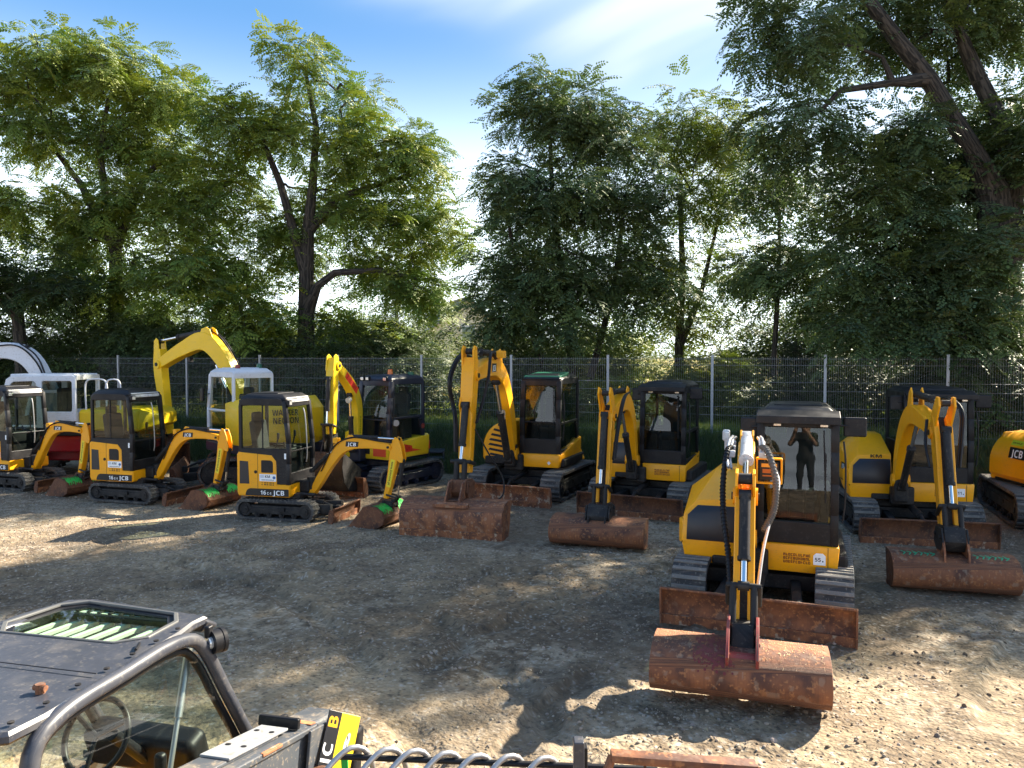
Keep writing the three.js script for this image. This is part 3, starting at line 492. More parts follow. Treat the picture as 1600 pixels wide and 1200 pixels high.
tree('robinia_tree', 'slim robinia on a thin stem before the giant one', TREES, {
  base: [7.35, B_, -21.4], seed: 319, pal: 'deep', per: 13,
  trunk: [[7.35, B_, -21.4, 0.09], [7.3, 3, -21.4, 0.08], [7.4, 5, -21.4, 0.06], [7.4, 7, -21.4, 0.04]],
  blobs: [[7.3, 7.6, -21.4, 1.1, 0.9, 1.2, 22], [7.2, 5.4, -21.2, 1.4, 1.1, 1.2, 34], [8.6, 4.6, -20.8, 1.3, 0.9, 1.0, 28]] });
tree('robinia_tree', 'broken reddish trunk with a low crown at the left edge', TREES, {
  base: [-15.4, B_, -24], seed: 323, pal: 'bush', per: 14,
  trunk: [[-15.3, B_, -24, 0.24], [-15.3, 2.6, -24, 0.2], [-15.4, 4.2, -24, 0.17], [-15.5, 5.0, -24, 0.13]],
  limbs: [[[-15.4, 4.2, -24], [-16.1, 4.9, -23.8, 0.07]]],
  blobs: [[-16.5, 5.6, -24, 1.6, 1.0, 1.4, 40], [-14.2, 5.2, -24, 1.2, 0.8, 1.2, 24]] });
// trees beyond the right edge of the picture, which shade the yard
tree('robinia_tree', 'robinia just outside the right edge of the picture', TREES, {
  base: [17.6, B_, -16.2], seed: 327, pal: 'deep', per: 16, size: 1.25,
  trunk: [[17.6, B_, -16.2, 0.3], [17.6, 3, -16.2, 0.26], [17.5, 5.5, -16.2, 0.2]],
  blobs: [[17.6, 8.2, -16.2, 2.6, 2.6, 2.4, 80], [15.6, 6.4, -16.0, 2.0, 1.8, 1.8, 46], [19.6, 6.8, -15.2, 2.2, 2.0, 2.0, 50]] });
// bushes along the fence
const bushes = [
  [-16.6, -25.4, 3.6, 1.9, 'bush'], [-13.9, -24.8, 3.0, 1.7, 'bush'], [-11.6, -25.2, 3.9, 1.8, 'deep'], [-9.4, -24.6, 3.4, 1.6, 'bush'], [-7.4, -24.4, 2.4, 1.4, 'deep'], [-5.2, -23.8, 2.8, 1.6, 'bush'], [-3.9, -23.8, 2.8, 1.3, 'bush'],
  [-0.2, -22.6, 2.5, 1.1, 'bush'], [5.9, -23.6, 2.0, 1.1, 'fresh'], [9.4, -19.8, 2.6, 1.5, 'bush'], [11.0, -18.2, 2.4, 1.3, 'bush'], [14.6, -17.9, 2.5, 1.3, 'bush'], [2.4, -21.6, 1.2, 1.1, 'fresh'], [7.6, -20.6, 1.3, 1.0, 'bush']];
const bushSay = ['at the far left behind the white cab', 'behind the white and red machine', 'left of the tall yellow boom', 'behind the tall yellow boom', 'at the foot of the spired robinia', 'behind the navy cab excavator', 'left of the sky gap', 'right of the sky gap', 'behind the front excavator cab', 'behind the KM excavator cab', 'at the foot of the giant robinia', 'past the giant robinia', 'under the dark multi-stemmed robinia', 'low at the foot of the slim robinia'];
bushes.forEach(([x, z, h, w, pal], i) => {
  const r = rng(400 + i), H = h;
  tree('bush', `leafy green bush behind the fence ${bushSay[i]}`, 'bushes behind the fence', { base: [x, B_, z], seed: 420 + i * 3, pal, per: 12, category: 'bush', dens: 1.15, thin: 0.8, sprays: i % 2 ? BROAD : SPRAYS, spread: 0.42, shell: 0.45, tipR: 0.008,
    trunk: [[x, B_, z, 0.05], [x + 0.1 * (r() - 0.5), B_ + 0.7, z, 0.04]],
    blobs: [[x, B_ + H * 0.62, z, w, H * 0.42, 0.9, 40], [x - w * 0.5, B_ + H * 0.45, z, w * 0.6, H * 0.35, 0.8, 20], [x + w * 0.55, B_ + H * 0.5, z, w * 0.6, H * 0.3, 0.8, 20]] });
});
// a second, taller row of scrub behind
[[-17, 4.2, 2.2], [-13.6, 4.4, 2.2], [-10.2, 4.6, 2.2], [-7.4, 3.8, 1.8], [-5.2, 4.0, 1.8], [0.6, 3.6, 1.6], [3.0, 3.4, 1.6], [8.8, 3.8, 1.9], [11.6, 4.2, 2.2], [15, 4.4, 2.4]].forEach(([x, h, w], i) => {
  const z = fenceZ(x) - 7.2, say = ['far left of', 'left of the trunk of', 'right of the trunk of', 'left of the spired tree of', 'right of the spired tree of', 'left of the dark tree of', 'right of the dark tree of', 'left of the giant tree of', 'right of the giant tree of', 'last at the right of'][i];
  tree('scrub', `tall scrub ${say} the back row behind the bushes`, 'tall scrub of the back row', { base: [x, B_, z], seed: 700 + i * 5, pal: i % 3 ? 'bush' : 'fresh', per: 13, category: 'bush', size: 1.25, spread: 0.55, dens: 1, thin: 0.85, sprays: BROAD, tipR: 0.01, trunk: [[x, B_, z, 0.07], [x, B_ + h * 0.35, z, 0.05]],
    blobs: [[x, B_ + h * 0.6, z, w, h * 0.42, 0.9, 48], [x - w * 0.6, B_ + h * 0.38, z, w * 0.6, h * 0.34, 0.8, 22], [x + w * 0.6, B_ + h * 0.4, z, w * 0.6, h * 0.34, 0.8, 22]] });
});
[[3.4, -22.9, 1.3], [4.7, -22.6, 1.1], [7.0, -22.2, 1.2], [8.9, -21.2, 1.2]].forEach(([x, z, h], i) => tree('shrub', ['bright low shrub under the dark multi-stemmed robinia', 'bright low shrub left of the loose bright robinia', 'bright low shrub left of the slim robinia stem', 'bright low shrub right of the slim robinia stem'][i], 'bright low shrubs just behind the fence', { base: [x, B_, z], seed: 760 + i, pal: 'fresh', per: 12, category: 'shrub', thin: 0.8, spread: 0.3, size: 0.8, sprays: BROAD, tipR: 0.006, trunk: [[x, B_, z, 0.03], [x, B_ + 0.3, z, 0.02]], blobs: [[x, B_ + h * 0.5, z, 0.8, h * 0.4, 0.6, 26]] }));
// trees and bushes out in the sunlit field, seen through the gaps
[[-17, -40, 5.5, 3.2, 'fresh', 'behind the leftmost robinia'], [-10, -43, 5.2, 3.2, 'fresh', 'between the two left robinias'], [-4.4, -38, 4.2, 2.2, 'fresh', 'behind the spired robinia'], [3.2, -36, 4.6, 2.6, 'fresh', 'behind the dark multi-stemmed robinia'], [8.2, -37, 5.8, 3.0, 'fresh', 'behind the loose bright robinia'], [14.4, -36, 6.2, 3.4, 'fresh', 'behind the slim robinia'], [20, -33, 6, 3.2, 'bush', 'behind the giant robinia']].forEach(([x, z, h, w, pal, say], i) => {
  tree('field_tree', `sunlit yellow green tree in the field ${say}`, 'sunlit trees in the field', { base: [x, B_, z], seed: 520 + i * 7, pal, per: 12, size: 1.5, spread: 0.9, sprays: BROAD, tipR: 0.02, trunk: [[x, B_, z, 0.16], [x, B_ + h * 0.3, z, 0.12], [x, B_ + h * 0.6, z, 0.08]],
    blobs: [[x, B_ + h * 0.62, z, w, h * 0.36, w * 0.8, 46], [x - w * 0.6, B_ + h * 0.42, z, w * 0.6, h * 0.28, w * 0.6, 22], [x + w * 0.6, B_ + h * 0.4, z, w * 0.6, h * 0.28, w * 0.6, 22]] });
});
{ // small dark conifer and a spruce by the house
  for (const [x, z, h, say] of [[7.5, -20.3, 2.6, 'young dark conifer with pointed top just behind the fence'], [-6.6, -44, 8.2, 'dark spruce left of the tiled roof']]) {
    const bl = []; for (let i = 0; i < 8; i++) { const t = i / 7; bl.push([x, B_ + h * (0.12 + 0.84 * t), z, h * 0.2 * (1.05 - t), h * 0.05, h * 0.2 * (1.05 - t), Math.round(16 - 12 * t)]); }
    tree('conifer', say, null, { base: [x, B_, z], seed: 600 + Math.round(x), pal: 'fir', per: 10, spread: h * 0.05, size: 0.25 + h * 0.1, category: 'conifer', sprays: BROAD, trunk: [[x, B_, z, h * 0.02], [x, B_ + h * 0.5, z, h * 0.014], [x, B_ + h * 0.95, z, h * 0.004]], blobs: bl });
  }
}
{ // house far behind: its tiled roof shows in the gap between the crowns
  const x = -4.6, z = -58, hs = thing('house', 'house with grey tiled roof in the gap between the robinias', 'house', [x, B_, z], 0.32);
  const wall = std({ color: lin(0.55, 0.53, 0.48), roughness: 0.9 });
  new MB().ext([[-4.2, 0], [4.2, 0], [4.2, 2.6], [0, 5.9], [-4.2, 2.6]], -5, 5, { b: 0.02 }).build('wall', wall, hs);
  const rm = tex(128, (u, v) => mix3([0.13, 0.12, 0.12], [0.24, 0.225, 0.22], fbm(u * 12, v * 12, 77, 3, 12))), rf = new MB(); const tiles = std({ map: rm, roughness: 0.8 });
  for (const s of [-1, 1]) for (let i = 0; i < 15; i++) { const t = (i + 0.5) / 15, cx = s * (4.75 * (1 - t)), cy = 2.25 + 3.8 * t; for (let k = 0; k < 17; k++) rf.box(cx, cy, -5.1 + k * 0.64, 0.50, 0.06, 0.60, { rz: -s * (Math.atan2(3.8, 4.75) - 0.06), r: 0.02 }); }
  const roof = rf.build('roof_tiles', tiles, hs); roof.userData.kind = 'stuff';
  new MB().box(0, 6.12, 0, 0.3, 0.16, 10.6, { r: 0.06 }).build('ridge', tiles, hs);
  new MB().box(1.6, 5.6, -2, 0.6, 1.5, 0.6, {}).build('chimney', std({ color: lin(0.28, 0.13, 0.09), roughness: 0.9 }), hs);
  for (const [px, py] of [[-2, 1.4], [2, 1.4], [0, 3.6]]) { const f = new MB().box(px, py, 5.03, 1.1, 1.2, 0.08).build('window', M.white, hs); new MB().box(px, py, 5.08, 0.9, 1.0, 0.03).build('pane', M.glassDark, f); }
}
// ---------------------------------------------------------------- excavators. Local axes of a machine: +x forward, +y up, +z to the operator's right
const YAW = (a) => R(a);
function onFrame(f, u, z) { const c = Math.cos(f[3]), s = Math.sin(f[3]); return [f[0] + u * c + z * s, f[1], f[2] - u * s + z * c]; }
// crawler: two tracks with separate pads, side beams, wheels, centre frame, dozer blade
function undercarriage(t, F, o) {
  const { len, tw, gauge, h, pad = 0.1, mat = M.rubber, shoe = M.dusty, frameMat = M.dark, rub = true } = o, rad = h / 2, sx = len / 2 - rad, per = 4 * sx + 2 * Math.PI * (rad - 0.02), n = Math.round(per / pad);
  const at = (s) => { // place along the belt
    s = ((s % per) + per) % per; const q = rad - 0.02, L = 2 * sx;
    if (s < L) return [-sx + s, h - 0.02, 0]; s -= L; const A = Math.PI * q; if (s < A) { const a = Math.PI / 2 - s / q; return [sx + q * Math.cos(a), rad + q * Math.sin(a), a - Math.PI / 2]; } s -= A;
    if (s < L) return [sx - s, 0.02, Math.PI]; s -= L; const a = -Math.PI / 2 - s / q; return [-sx + q * Math.cos(a), rad + q * Math.sin(a), a - Math.PI / 2];
  };
  const ring = (q0, q1) => { const a = [], b = []; for (const [r, out] of [[q0, a], [q1, b]]) { for (let i = 0; i <= 12; i++) { const g = Math.PI / 2 - (i / 12) * Math.PI; out.push([sx + r * Math.cos(g), rad + r * Math.sin(g)]); } for (let i = 0; i <= 12; i++) { const g = -Math.PI / 2 - (i / 12) * Math.PI; out.push([-sx + r * Math.cos(g), rad + r * Math.sin(g)]); } } return [a, b]; };
  const padG = (() => { const b = new MB(); b.box(0, 0.006, 0, pad * (rub ? 0.46 : 0.9), rub ? 0.034 : 0.02, tw * 0.98, { r: 0.008 }); if (rub) b.box(0, -0.006, 0, pad * 0.8, 0.014, tw * 0.9, { r: 0.004 }); else b.box(pad * 0.3, 0.022, 0, 0.02, 0.03, tw * 0.98, { r: 0.004 }); return mergeGeometries(b.g); })();
  for (const side of [1, -1]) {
    const z = (side * gauge) / 2, [ao, ai] = ring(rad - 0.012, rad - 0.055);
    const tr = new MB().ext(ao, z - tw / 2, z + tw / 2, { holes: [ai], b: 0.006 }).build('track', mat, t, F);
    for (let i = 0; i < n; i++) { const [x, y, a] = at((i + 0.5) * per / n); const p = mesh('track_pad', padG, shoe, tr); p.position.set(x, y, z); p.rotation.z = a; }
    const zo = z + side * tw * 0.30;
    new MB().box(0, rad, z, 2 * sx - rad * 0.55, h * 0.42, tw * 0.62, { r: 0.03 }).box(0, rad - 0.02, zo, 2 * sx - rad * 1.1, h * 0.30, tw * 0.12, { r: 0.02 }).box(sx * 0.25, rad + 0.02, zo + side * 0.035, 0.10, 0.07, 0.03).build('track_frame', frameMat, tr);
    const wheel = (x, y, r, name) => { const b = new MB().rod([x, y, z - tw * 0.36], [x, y, z + tw * 0.36], r, 18).rod([x, y, z + side * tw * 0.30], [x, y, z + side * tw * 0.43], r * 0.52, 12).rod([x, y, z + side * tw * 0.40], [x, y, z + side * tw * 0.47], r * 0.2, 8); if (name === 'sprocket') for (let k = 0; k < 9; k++) { const a = (k / 9) * 6.283; b.rod([x + Math.cos(a) * r * 0.76, y + Math.sin(a) * r * 0.76, z + side * tw * 0.3], [x + Math.cos(a) * r * 0.76, y + Math.sin(a) * r * 0.76, z + side * tw * 0.40], r * 0.07, 6); } b.build(name, frameMat, tr); };
    wheel(sx, rad, rad - 0.075, 'idler'); wheel(-sx, rad, rad - 0.075, 'sprocket');
    for (let k = 0; k < 4; k++) wheel(-sx * 0.62 + (k * sx * 1.24) / 3, 0.055 + h * 0.13, h * 0.13, 'roller');
  }
  const c = new MB().box(0, h * 0.78, 0, len * 0.42, 0.16, gauge - tw * 0.5, { r: 0.03 }).box(0, h * 0.55, 0, len * 0.26, 0.24, gauge - tw, { r: 0.03 });
  for (const s of [-1, 1]) c.box(s * len * 0.24, h * 0.55, 0, 0.14, 0.18, gauge - tw * 0.6, { r: 0.02 });
  c.rod([0, h * 0.8, 0], [0, h + 0.16, 0], Math.min(0.46, gauge * 0.33), 24); c.build('undercarriage_frame', frameMat, t, F);
  const b = o.blade; if (b) {
    const x = b.x, y = b.y ?? 0.0, H = b.h, w = b.w, mat2 = b.mat ?? M.rust;
    const prof = []; for (let i = 0; i <= 10; i++) { const s = i / 10; prof.push([x + 0.30 * H * (Math.pow(2 * s - 1, 2) - 1) * 0.55 + 0.05 * s, y + 0.05 + s * (H - 0.05)]); }
    const bl = new MB().ext(thick(prof, 0.022), -w / 2, w / 2, { b: 0.003 }).rod([prof[10][0] - 0.01, y + H, -w / 2], [prof[10][0] - 0.01, y + H, w / 2], 0.018, 8);
    for (const s of [-1, 1]) bl.ext([[x - 0.18 * H, y + 0.03], [x + 0.03, y + 0.0], [x + 0.06, y + H * 0.5], [x + 0.06, y + H], [x - 0.02, y + H], [x - 0.2 * H, y + H * 0.5]], s * w / 2 - 0.01, s * w / 2 + 0.01, { b: 0.002 });
    const bm = bl.build('dozer_blade', mat2, t, F);
    new MB().ext([[x - 0.012, y + 0.0], [x + 0.008, y + 0.0], [x + 0.02, y + 0.11], [x - 0.002, y + 0.11]], -w / 2 + 0.004, w / 2 - 0.004, { b: 0.002 }).build('cutting_edge', b.edge ?? M.rustPale, bm);
    for (const s of [-1, 1]) new MB().hull([[x - 0.16, y + 0.12, s * gauge * 0.27 - 0.04], [x - 0.16, y + 0.28, s * gauge * 0.27 + 0.04], [x - 0.16, y + 0.12, s * gauge * 0.27 + 0.04], [x - 0.16, y + 0.28, s * gauge * 0.27 - 0.04], [len * 0.16, h * 0.42, s * gauge * 0.22 - 0.04], [len * 0.16, h * 0.62, s * gauge * 0.22 + 0.04], [len * 0.16, h * 0.42, s * gauge * 0.22 + 0.04], [len * 0.16, h * 0.62, s * gauge * 0.22 - 0.04]], 0.015).build('blade_arm', frameMat, t, F);
    new MB().rod([x - 0.14, y + H * 0.75, 0], [x - 0.42, h * 0.72, 0], 0.028, 8).rod([x - 0.40, h * 0.70, 0], [len * 0.14, h * 0.85, 0], 0.055, 12).box(x - 0.12, y + H * 0.7, 0, 0.1, 0.14, 0.14).build('blade_cylinder', frameMat, t, F);
  }
}
// ram: barrel from a to b share k, chrome rod the rest, in the arm's own plane at width z
function ram(name, mat, parent, a, b, z, rb, k = 0.58, frame) {
  const p = (s) => [lerp(a[0], b[0], s), lerp(a[1], b[1], s), z], q = new MB();
  q.rod(p(0.02), p(k), rb, 14).rod(p(k - 0.03), p(k + 0.012), rb * 1.18, 14).rod([a[0], a[1], z - rb * 1.1], [a[0], a[1], z + rb * 1.1], rb * 0.95, 12);
  const m = q.build(name, mat, parent, frame);
  new MB().rod(p(k - 0.02), p(0.98), rb * 0.52, 10).build('piston_rod', M.chrome, m);
  new MB().rod([b[0], b[1], z - rb], [b[0], b[1], z + rb], rb * 0.85, 12).build('rod_eye', M.dark, m); return m;
}
// arm in a vertical plane: frame FB = [x, y, z, yaw] with u along the arm and v height above the ground
function arm(t, FB, o) {
  const { boom, bw, stick, sw, paint: pm = M.yellow, cyl = M.dark } = o;
  const bm = new MB().ext(ribbon(boom), -bw / 2, bw / 2, { b: 0.014 });
  const tip = boom[boom.length - 1], foot = boom[0], knee = boom[o.kneeAt ?? Math.floor(boom.length / 2)];
  bm.rod([tip[0], tip[1], -bw / 2 - 0.03], [tip[0], tip[1], bw / 2 + 0.03], tip[2] * 0.95, 16).rod([foot[0], foot[1], -bw / 2 - 0.03], [foot[0], foot[1], bw / 2 + 0.03], foot[2] * 1.05, 16);
  if (o.ears) for (const e of o.ears) for (const s of [-1, 1]) bm.ext(e, s * bw * 0.36 - 0.011, s * bw * 0.36 + 0.011, { b: 0.003 });
  const B = bm.build('boom', pm, t, FB);
  new MB().rod([tip[0], tip[1], -bw / 2 - 0.045], [tip[0], tip[1], bw / 2 + 0.045], tip[2] * 0.42, 12).build('pivot_pin', M.dark, B);
  if (o.lift) for (const z of o.lift.z ?? [0]) ram('lift_cylinder', cyl, B, o.lift.a, o.lift.b, z, o.lift.r ?? 0.055, o.lift.k ?? 0.6);
  if (o.stickRam) { const m = ram('stick_cylinder', o.stickRam.mat ?? cyl, B, o.stickRam.a, o.stickRam.b, o.stickRam.z ?? 0, o.stickRam.r ?? 0.05, o.stickRam.k ?? 0.62); }
  const S = new MB();
  if (o.twin) for (const s of [-1, 1]) S.ext(ribbon(stick), s * (sw / 2 - 0.022) - 0.030, s * (sw / 2 - 0.022) + 0.030, { b: 0.008 }); // two rails with the bucket ram between them
  if (!o.twin) S.ext(ribbon(stick), -sw / 2, sw / 2, { b: 0.012 });
  if (o.stickEars) for (const e of o.stickEars) for (const s of [-1, 1]) S.ext(e, s * sw * 0.46 - 0.012, s * sw * 0.46 + 0.012, { b: 0.003 });
  const st = S.build('stick', pm, t, FB);
  if (o.twin) new MB().ext(ribbon(stick.map((p) => [p[0] - p[2] * 0.4, p[1], p[2] * 0.55])), -sw / 2 + 0.02, sw / 2 - 0.02, { b: 0.006 }).build('stick_web', M.dark, st);
  if (o.bucketRam) ram('bucket_cylinder', o.bucketRam.mat ?? cyl, st, o.bucketRam.a, o.bucketRam.b, o.bucketRam.z ?? 0, o.bucketRam.r ?? 0.042, o.bucketRam.k ?? 0.7);
  if (o.links) { const l = new MB(); for (const [a, b, w, th] of o.links) for (const s of [-1, 1]) l.rod([a[0], a[1], s * w], [b[0], b[1], s * w], th, 8); for (const [a, , w, th] of o.links) l.rod([a[0], a[1], -w - 0.02], [a[0], a[1], w + 0.02], th * 0.9, 10); l.build('bucket_linkage', M.dark, st); }
  if (o.hitch) { const h = o.hitch, q = new MB().hull(h.pts.flatMap((p) => [[p[0], p[1], -h.w], [p[0], p[1], h.w]]), 0.012); for (const p of h.pins ?? []) q.rod([p[0], p[1], -h.w - 0.06], [p[0], p[1], h.w + 0.06], 0.028, 10); for (const s of [-1, 1]) q.ext(h.pts.map((p) => [p[0] + 0.01, p[1] - 0.01]), s * (h.w + 0.03) - 0.012, s * (h.w + 0.03) + 0.012, { b: 0.003 }); q.build('quick_hitch', h.mat ?? M.dark, st); }
  for (const h of o.hoses ?? []) { const m = new MB(); for (let k = 0; k < (h.n ?? 1); k++) m.tube(h.pts.map((p, i) => [p[0] + (k % 2) * 0.02, p[1] + k * 0.012, p[2] + (h.dz ?? 0.03) * k]), h.r ?? 0.012, 30, 6); if (h.coil) { const c = new THREE.CatmullRomCurve3(h.pts.map((p) => V(...p))); for (let i = 1; i < h.coil; i++) { const p = c.getPoint(i / h.coil), d = c.getTangent(i / h.coil).multiplyScalar(0.005); m.rod([p.x - d.x, p.y - d.y, p.z - d.z], [p.x + d.x, p.y + d.y, p.z + d.z], (h.r ?? 0.012) * 1.22, 8); } } m.build('hydraulic_hose', h.mat ?? M.black, B); }
  return [B, st];
}
// ditching bucket: sheet bent to profile, end plates, lip, lugs. width w centred at z; lugs at +-lug
function bucket(t, FB, o) {
  const { prof, w, z = 0, mat = M.rust, plate, lip, lugs } = o, th = 0.018, yaw = o.yaw ?? 0, f = [FB[0], FB[1], FB[2], FB[3]];
  const b = new MB().ext(thick(prof, th), z - w / 2, z + w / 2, { b: 0.003 });
  for (const s of [-1, 1]) b.ext(plate ?? prof, z + s * (w / 2 - 0.011) - 0.011, z + s * (w / 2 - 0.011) + 0.011, { b: 0.002 });
  for (const r of o.ribs ?? []) b.ext(thick(prof.slice(r[0], r[1]).map((p) => [p[0] + (r[2] ?? 0.012), p[1] + 0.004]), -0.012), z - w / 2 + 0.01, z + w / 2 - 0.01, { b: 0.003 });
  const m = b.build('bucket', mat, t, f);
  if (lip) new MB().ext(lip, z - w / 2 - 0.004, z + w / 2 + 0.004, { b: 0.003 }).build('cutting_edge', o.lipMat ?? M.rustPale, m);
  if (lugs) { const q = new MB(); for (const s of [-1, 1]) q.ext(lugs, (o.lugZ ?? 0) + s * o.lugW - 0.014, (o.lugZ ?? 0) + s * o.lugW + 0.014, { b: 0.004 }); if (o.seatPlate) q.hull(o.seatPlate.flatMap((p) => [[p[0], p[1], (o.lugZ ?? 0) - o.lugW], [p[0], p[1], (o.lugZ ?? 0) + o.lugW]]), 0.006); q.build('hanger_plates', o.lugMat ?? mat, m); }
  for (const p of o.marks ?? []) { // sprayed marks on the bent sheet
    const [z0, z1, i0, i1, tx] = p, P = [], U = [], I = [], sg = prof.slice(i0, i1 + 1);
    sg.forEach((q, k) => { const a = prof[Math.max(0, i0 + k - 1)], c = prof[Math.min(prof.length - 1, i0 + k + 1)], l = Math.hypot(c[0] - a[0], c[1] - a[1]), nx = (-(c[1] - a[1]) / l) * (th + 0.004), ny = ((c[0] - a[0]) / l) * (th + 0.004); for (const [zz, u] of [[z0, 1], [z1, 0]]) { P.push(q[0] + nx, q[1] + ny, zz); U.push(u, 1 - k / (sg.length - 1)); } if (k) { const n = P.length / 3 - 4; I.push(n, n + 1, n + 2, n + 2, n + 1, n + 3); } });
    const g = new THREE.BufferGeometry(); g.setAttribute('position', new THREE.BufferAttribute(new Float32Array(P), 3)); g.setAttribute('uv', new THREE.BufferAttribute(new Float32Array(U), 2)); g.setIndex(I); g.computeVertexNormals();
    let dm = decalMats.get(tx); if (!dm) { dm = std({ map: tx, roughness: 0.6, alphaTest: 0.5, side: THREE.DoubleSide }); decalMats.set(tx, dm); } mesh('paint_mark', g, dm, m);
  }
  return m;
}
// cab of the midi excavators on the operator's left: x0..x1, y0..y1, z0 (left) .. z1 (right)
function cab(t, F, o) {
  const { x0, x1, y0, y1, z0, z1, mat = M.black, slope = 0.10, guard = true, glass = M.glass, fr = 0.075, split = 0.62, round = 0.07, frontRound = 0.03, roofMat = mat } = o;
  const w = z1 - z0, b = new MB();
  // sides: outline with window
  const side = [[x0, y0], [x1, y0], [x1 + 0.02, y0 + (y1 - y0) * 0.42], ...Array.from({ length: 5 }, (_, i) => { const a = (i / 4) * Math.PI / 2; return [x1 - slope - round + round * Math.cos(a) * 1.0, y1 - round + round * Math.sin(a)]; }), ...Array.from({ length: 5 }, (_, i) => { const a = Math.PI / 2 + (i / 4) * Math.PI / 2; return [x0 + round + round * Math.cos(a), y1 - round + round * Math.sin(a)]; })];
  const winY = y0 + (o.sill ?? 0.42) * (y1 - y0), hole = [[x0 + fr, winY], [x1 - fr + 0.01, winY], [x1 - slope - fr, y1 - 0.13], [x0 + fr, y1 - 0.13]];
  const low = [[x0 + fr, y0 + 0.09], [x1 - fr + 0.005, y0 + 0.09], [x1 - fr + 0.01, winY - 0.05], [x0 + fr + 0.12, winY - 0.05]];
  for (const s of [0, 1]) b.ext(side, s ? z1 - 0.05 : z0, s ? z1 : z0 + 0.05, { holes: o.lowGlass && !s ? [hole, low] : [hole], b: 0.008 });
  // front frame, leaning like the side outline
  const FR = (pts, holes, d0, d1) => b.ext(pts, d0, d1, { holes, b: 0.006, m: FRONT });
  const lean = Math.atan2(slope, (y1 - y0) * 0.58);
  const fg = new MB(), fx = (y) => { const q = (y - y0) / (y1 - y0); return q < 0.42 ? x1 + 0.02 * q / 0.42 : x1 + 0.02 - (slope + 0.02) * (q - 0.42) / 0.58; };
  const bar = (ya, za, yb, zb, tw, td) => { const n = 4; for (let i = 0; i < n; i++) { const a = i / n, c = (i + 1) / n, p = [fx(lerp(ya, yb, a)) - td / 2, lerp(ya, yb, a), lerp(za, zb, a)], q = [fx(lerp(ya, yb, c)) - td / 2, lerp(ya, yb, c), lerp(za, zb, c)]; b.hull([p, q].flatMap((e) => [[e[0] - td / 2, e[1], e[2] - tw / 2], [e[0] + td / 2, e[1], e[2] + tw / 2], [e[0] - td / 2, e[1], e[2] + tw / 2], [e[0] + td / 2, e[1], e[2] - tw / 2]]), 0.006); } };
  bar(y0, z0 + fr / 2, y1 - 0.07, z0 + fr / 2, fr, 0.06); bar(y0, z1 - fr / 2, y1 - 0.07, z1 - fr / 2, fr, 0.06);
  const hb = (y, hh, d = 0.06) => b.box(fx(y) - d / 2, y, (z0 + z1) / 2, d, hh, w - 0.02, { r: 0.012 });
  hb(y0 + (o.apron ?? 0.09), 2 * (o.apron ?? 0.09)); hb(y1 - 0.10, 0.12);
  // rear frame
  b.box(x0 + 0.03, (y0 + winY) / 2, (z0 + z1) / 2, 0.06, winY - y0, w - 0.02).box(x0 + 0.03, y1 - 0.09, (z0 + z1) / 2, 0.06, 0.12, w - 0.04);
  b.box((x0 + x1) / 2, y0 + 0.02, (z0 + z1) / 2, x1 - x0 - 0.06, 0.05, w - 0.06);
  const C = b.build('cab', mat, t, F);
  // roof
  const rf = new MB().hull([[x0 + 0.05, y1 - 0.02, z0 + 0.05], [x0 + 0.05, y1 - 0.02, z1 - 0.05], [x1 - slope - 0.02, y1 - 0.02, z0 + 0.05], [x1 - slope - 0.02, y1 - 0.02, z1 - 0.05], [x0 + 0.12, y1 + 0.045, z0 + 0.12], [x0 + 0.12, y1 + 0.045, z1 - 0.12], [x1 - slope - 0.12, y1 + 0.045, z0 + 0.12], [x1 - slope - 0.12, y1 + 0.045, z1 - 0.12]], 0.03);
  rf.box((x0 + x1) / 2 - 0.08, y1 + 0.075, (z0 + z1) / 2, (x1 - x0) * 0.55, 0.03, w * 0.62, { r: 0.012 });
  rf.build('roof', roofMat, C);
  if (guard) { const g = new MB(), gx = x1 - slope + 0.06; g.box(gx, y1 - 0.005, (z0 + z1) / 2, 0.26, 0.03, w + 0.02, { rz: -0.25 }).box(gx + 0.13, y1 - 0.06, (z0 + z1) / 2, 0.03, 0.09, w + 0.02); g.build('visor', mat, C); }
  for (const q of o.lights ?? []) { const l = new MB().box(q[0], q[1], q[2], 0.07, 0.10, 0.11, { r: 0.012 }).box(q[0] - 0.05, q[1] + 0.03, q[2], 0.1, 0.02, 0.03).build('work_light', M.black, C); new MB().box(q[0] + 0.036, q[1] - 0.005, q[2], 0.012, 0.065, 0.08, { r: 0.01 }).build('lens', M.lens, l); }
  for (const q of o.mirrors ?? []) { const m = new MB().box(q[0], q[1], q[2], q[5] ?? 0.05, q[3] ?? 0.24, q[4] ?? 0.16, { r: 0.02, s: 2 }).rod([q[0], q[1], q[2]], [x1 - slope - 0.02, q[1] + 0.02, q[2] < (z0 + z1) / 2 ? z0 : z1], 0.011, 6).build('mirror', M.black, C); }
  // panes
  const pane = (n, pts) => { const g = new THREE.BufferGeometry(); g.setAttribute('position', new THREE.BufferAttribute(new Float32Array(pts.flat()), 3)); g.setIndex(pts.length === 4 ? [0, 1, 2, 0, 2, 3] : [0, 1, 2, 0, 2, 5, 5, 2, 3, 5, 3, 4]); const q = g.toNonIndexed(); q.computeVertexNormals(); return mesh(n, clean(q), glass, C); };
  const yb = y0 + 2 * (o.apron ?? 0.09), yk = y0 + 0.42 * (y1 - y0), yt = y1 - 0.16, zi = fr * 0.9;
  pane('windscreen', [[fx(yb) - 0.035, yb, z0 + zi], [fx(yb) - 0.035, yb, z1 - zi], [fx(yk) - 0.035, yk, z1 - zi], [fx(yt) - 0.035, yt, z1 - zi], [fx(yt) - 0.035, yt, z0 + zi], [fx(yk) - 0.035, yk, z0 + zi]]);
  for (const zz of [z0 + 0.025, z1 - 0.025]) pane('side_window', hole.map((p) => [p[0], p[1], zz]));
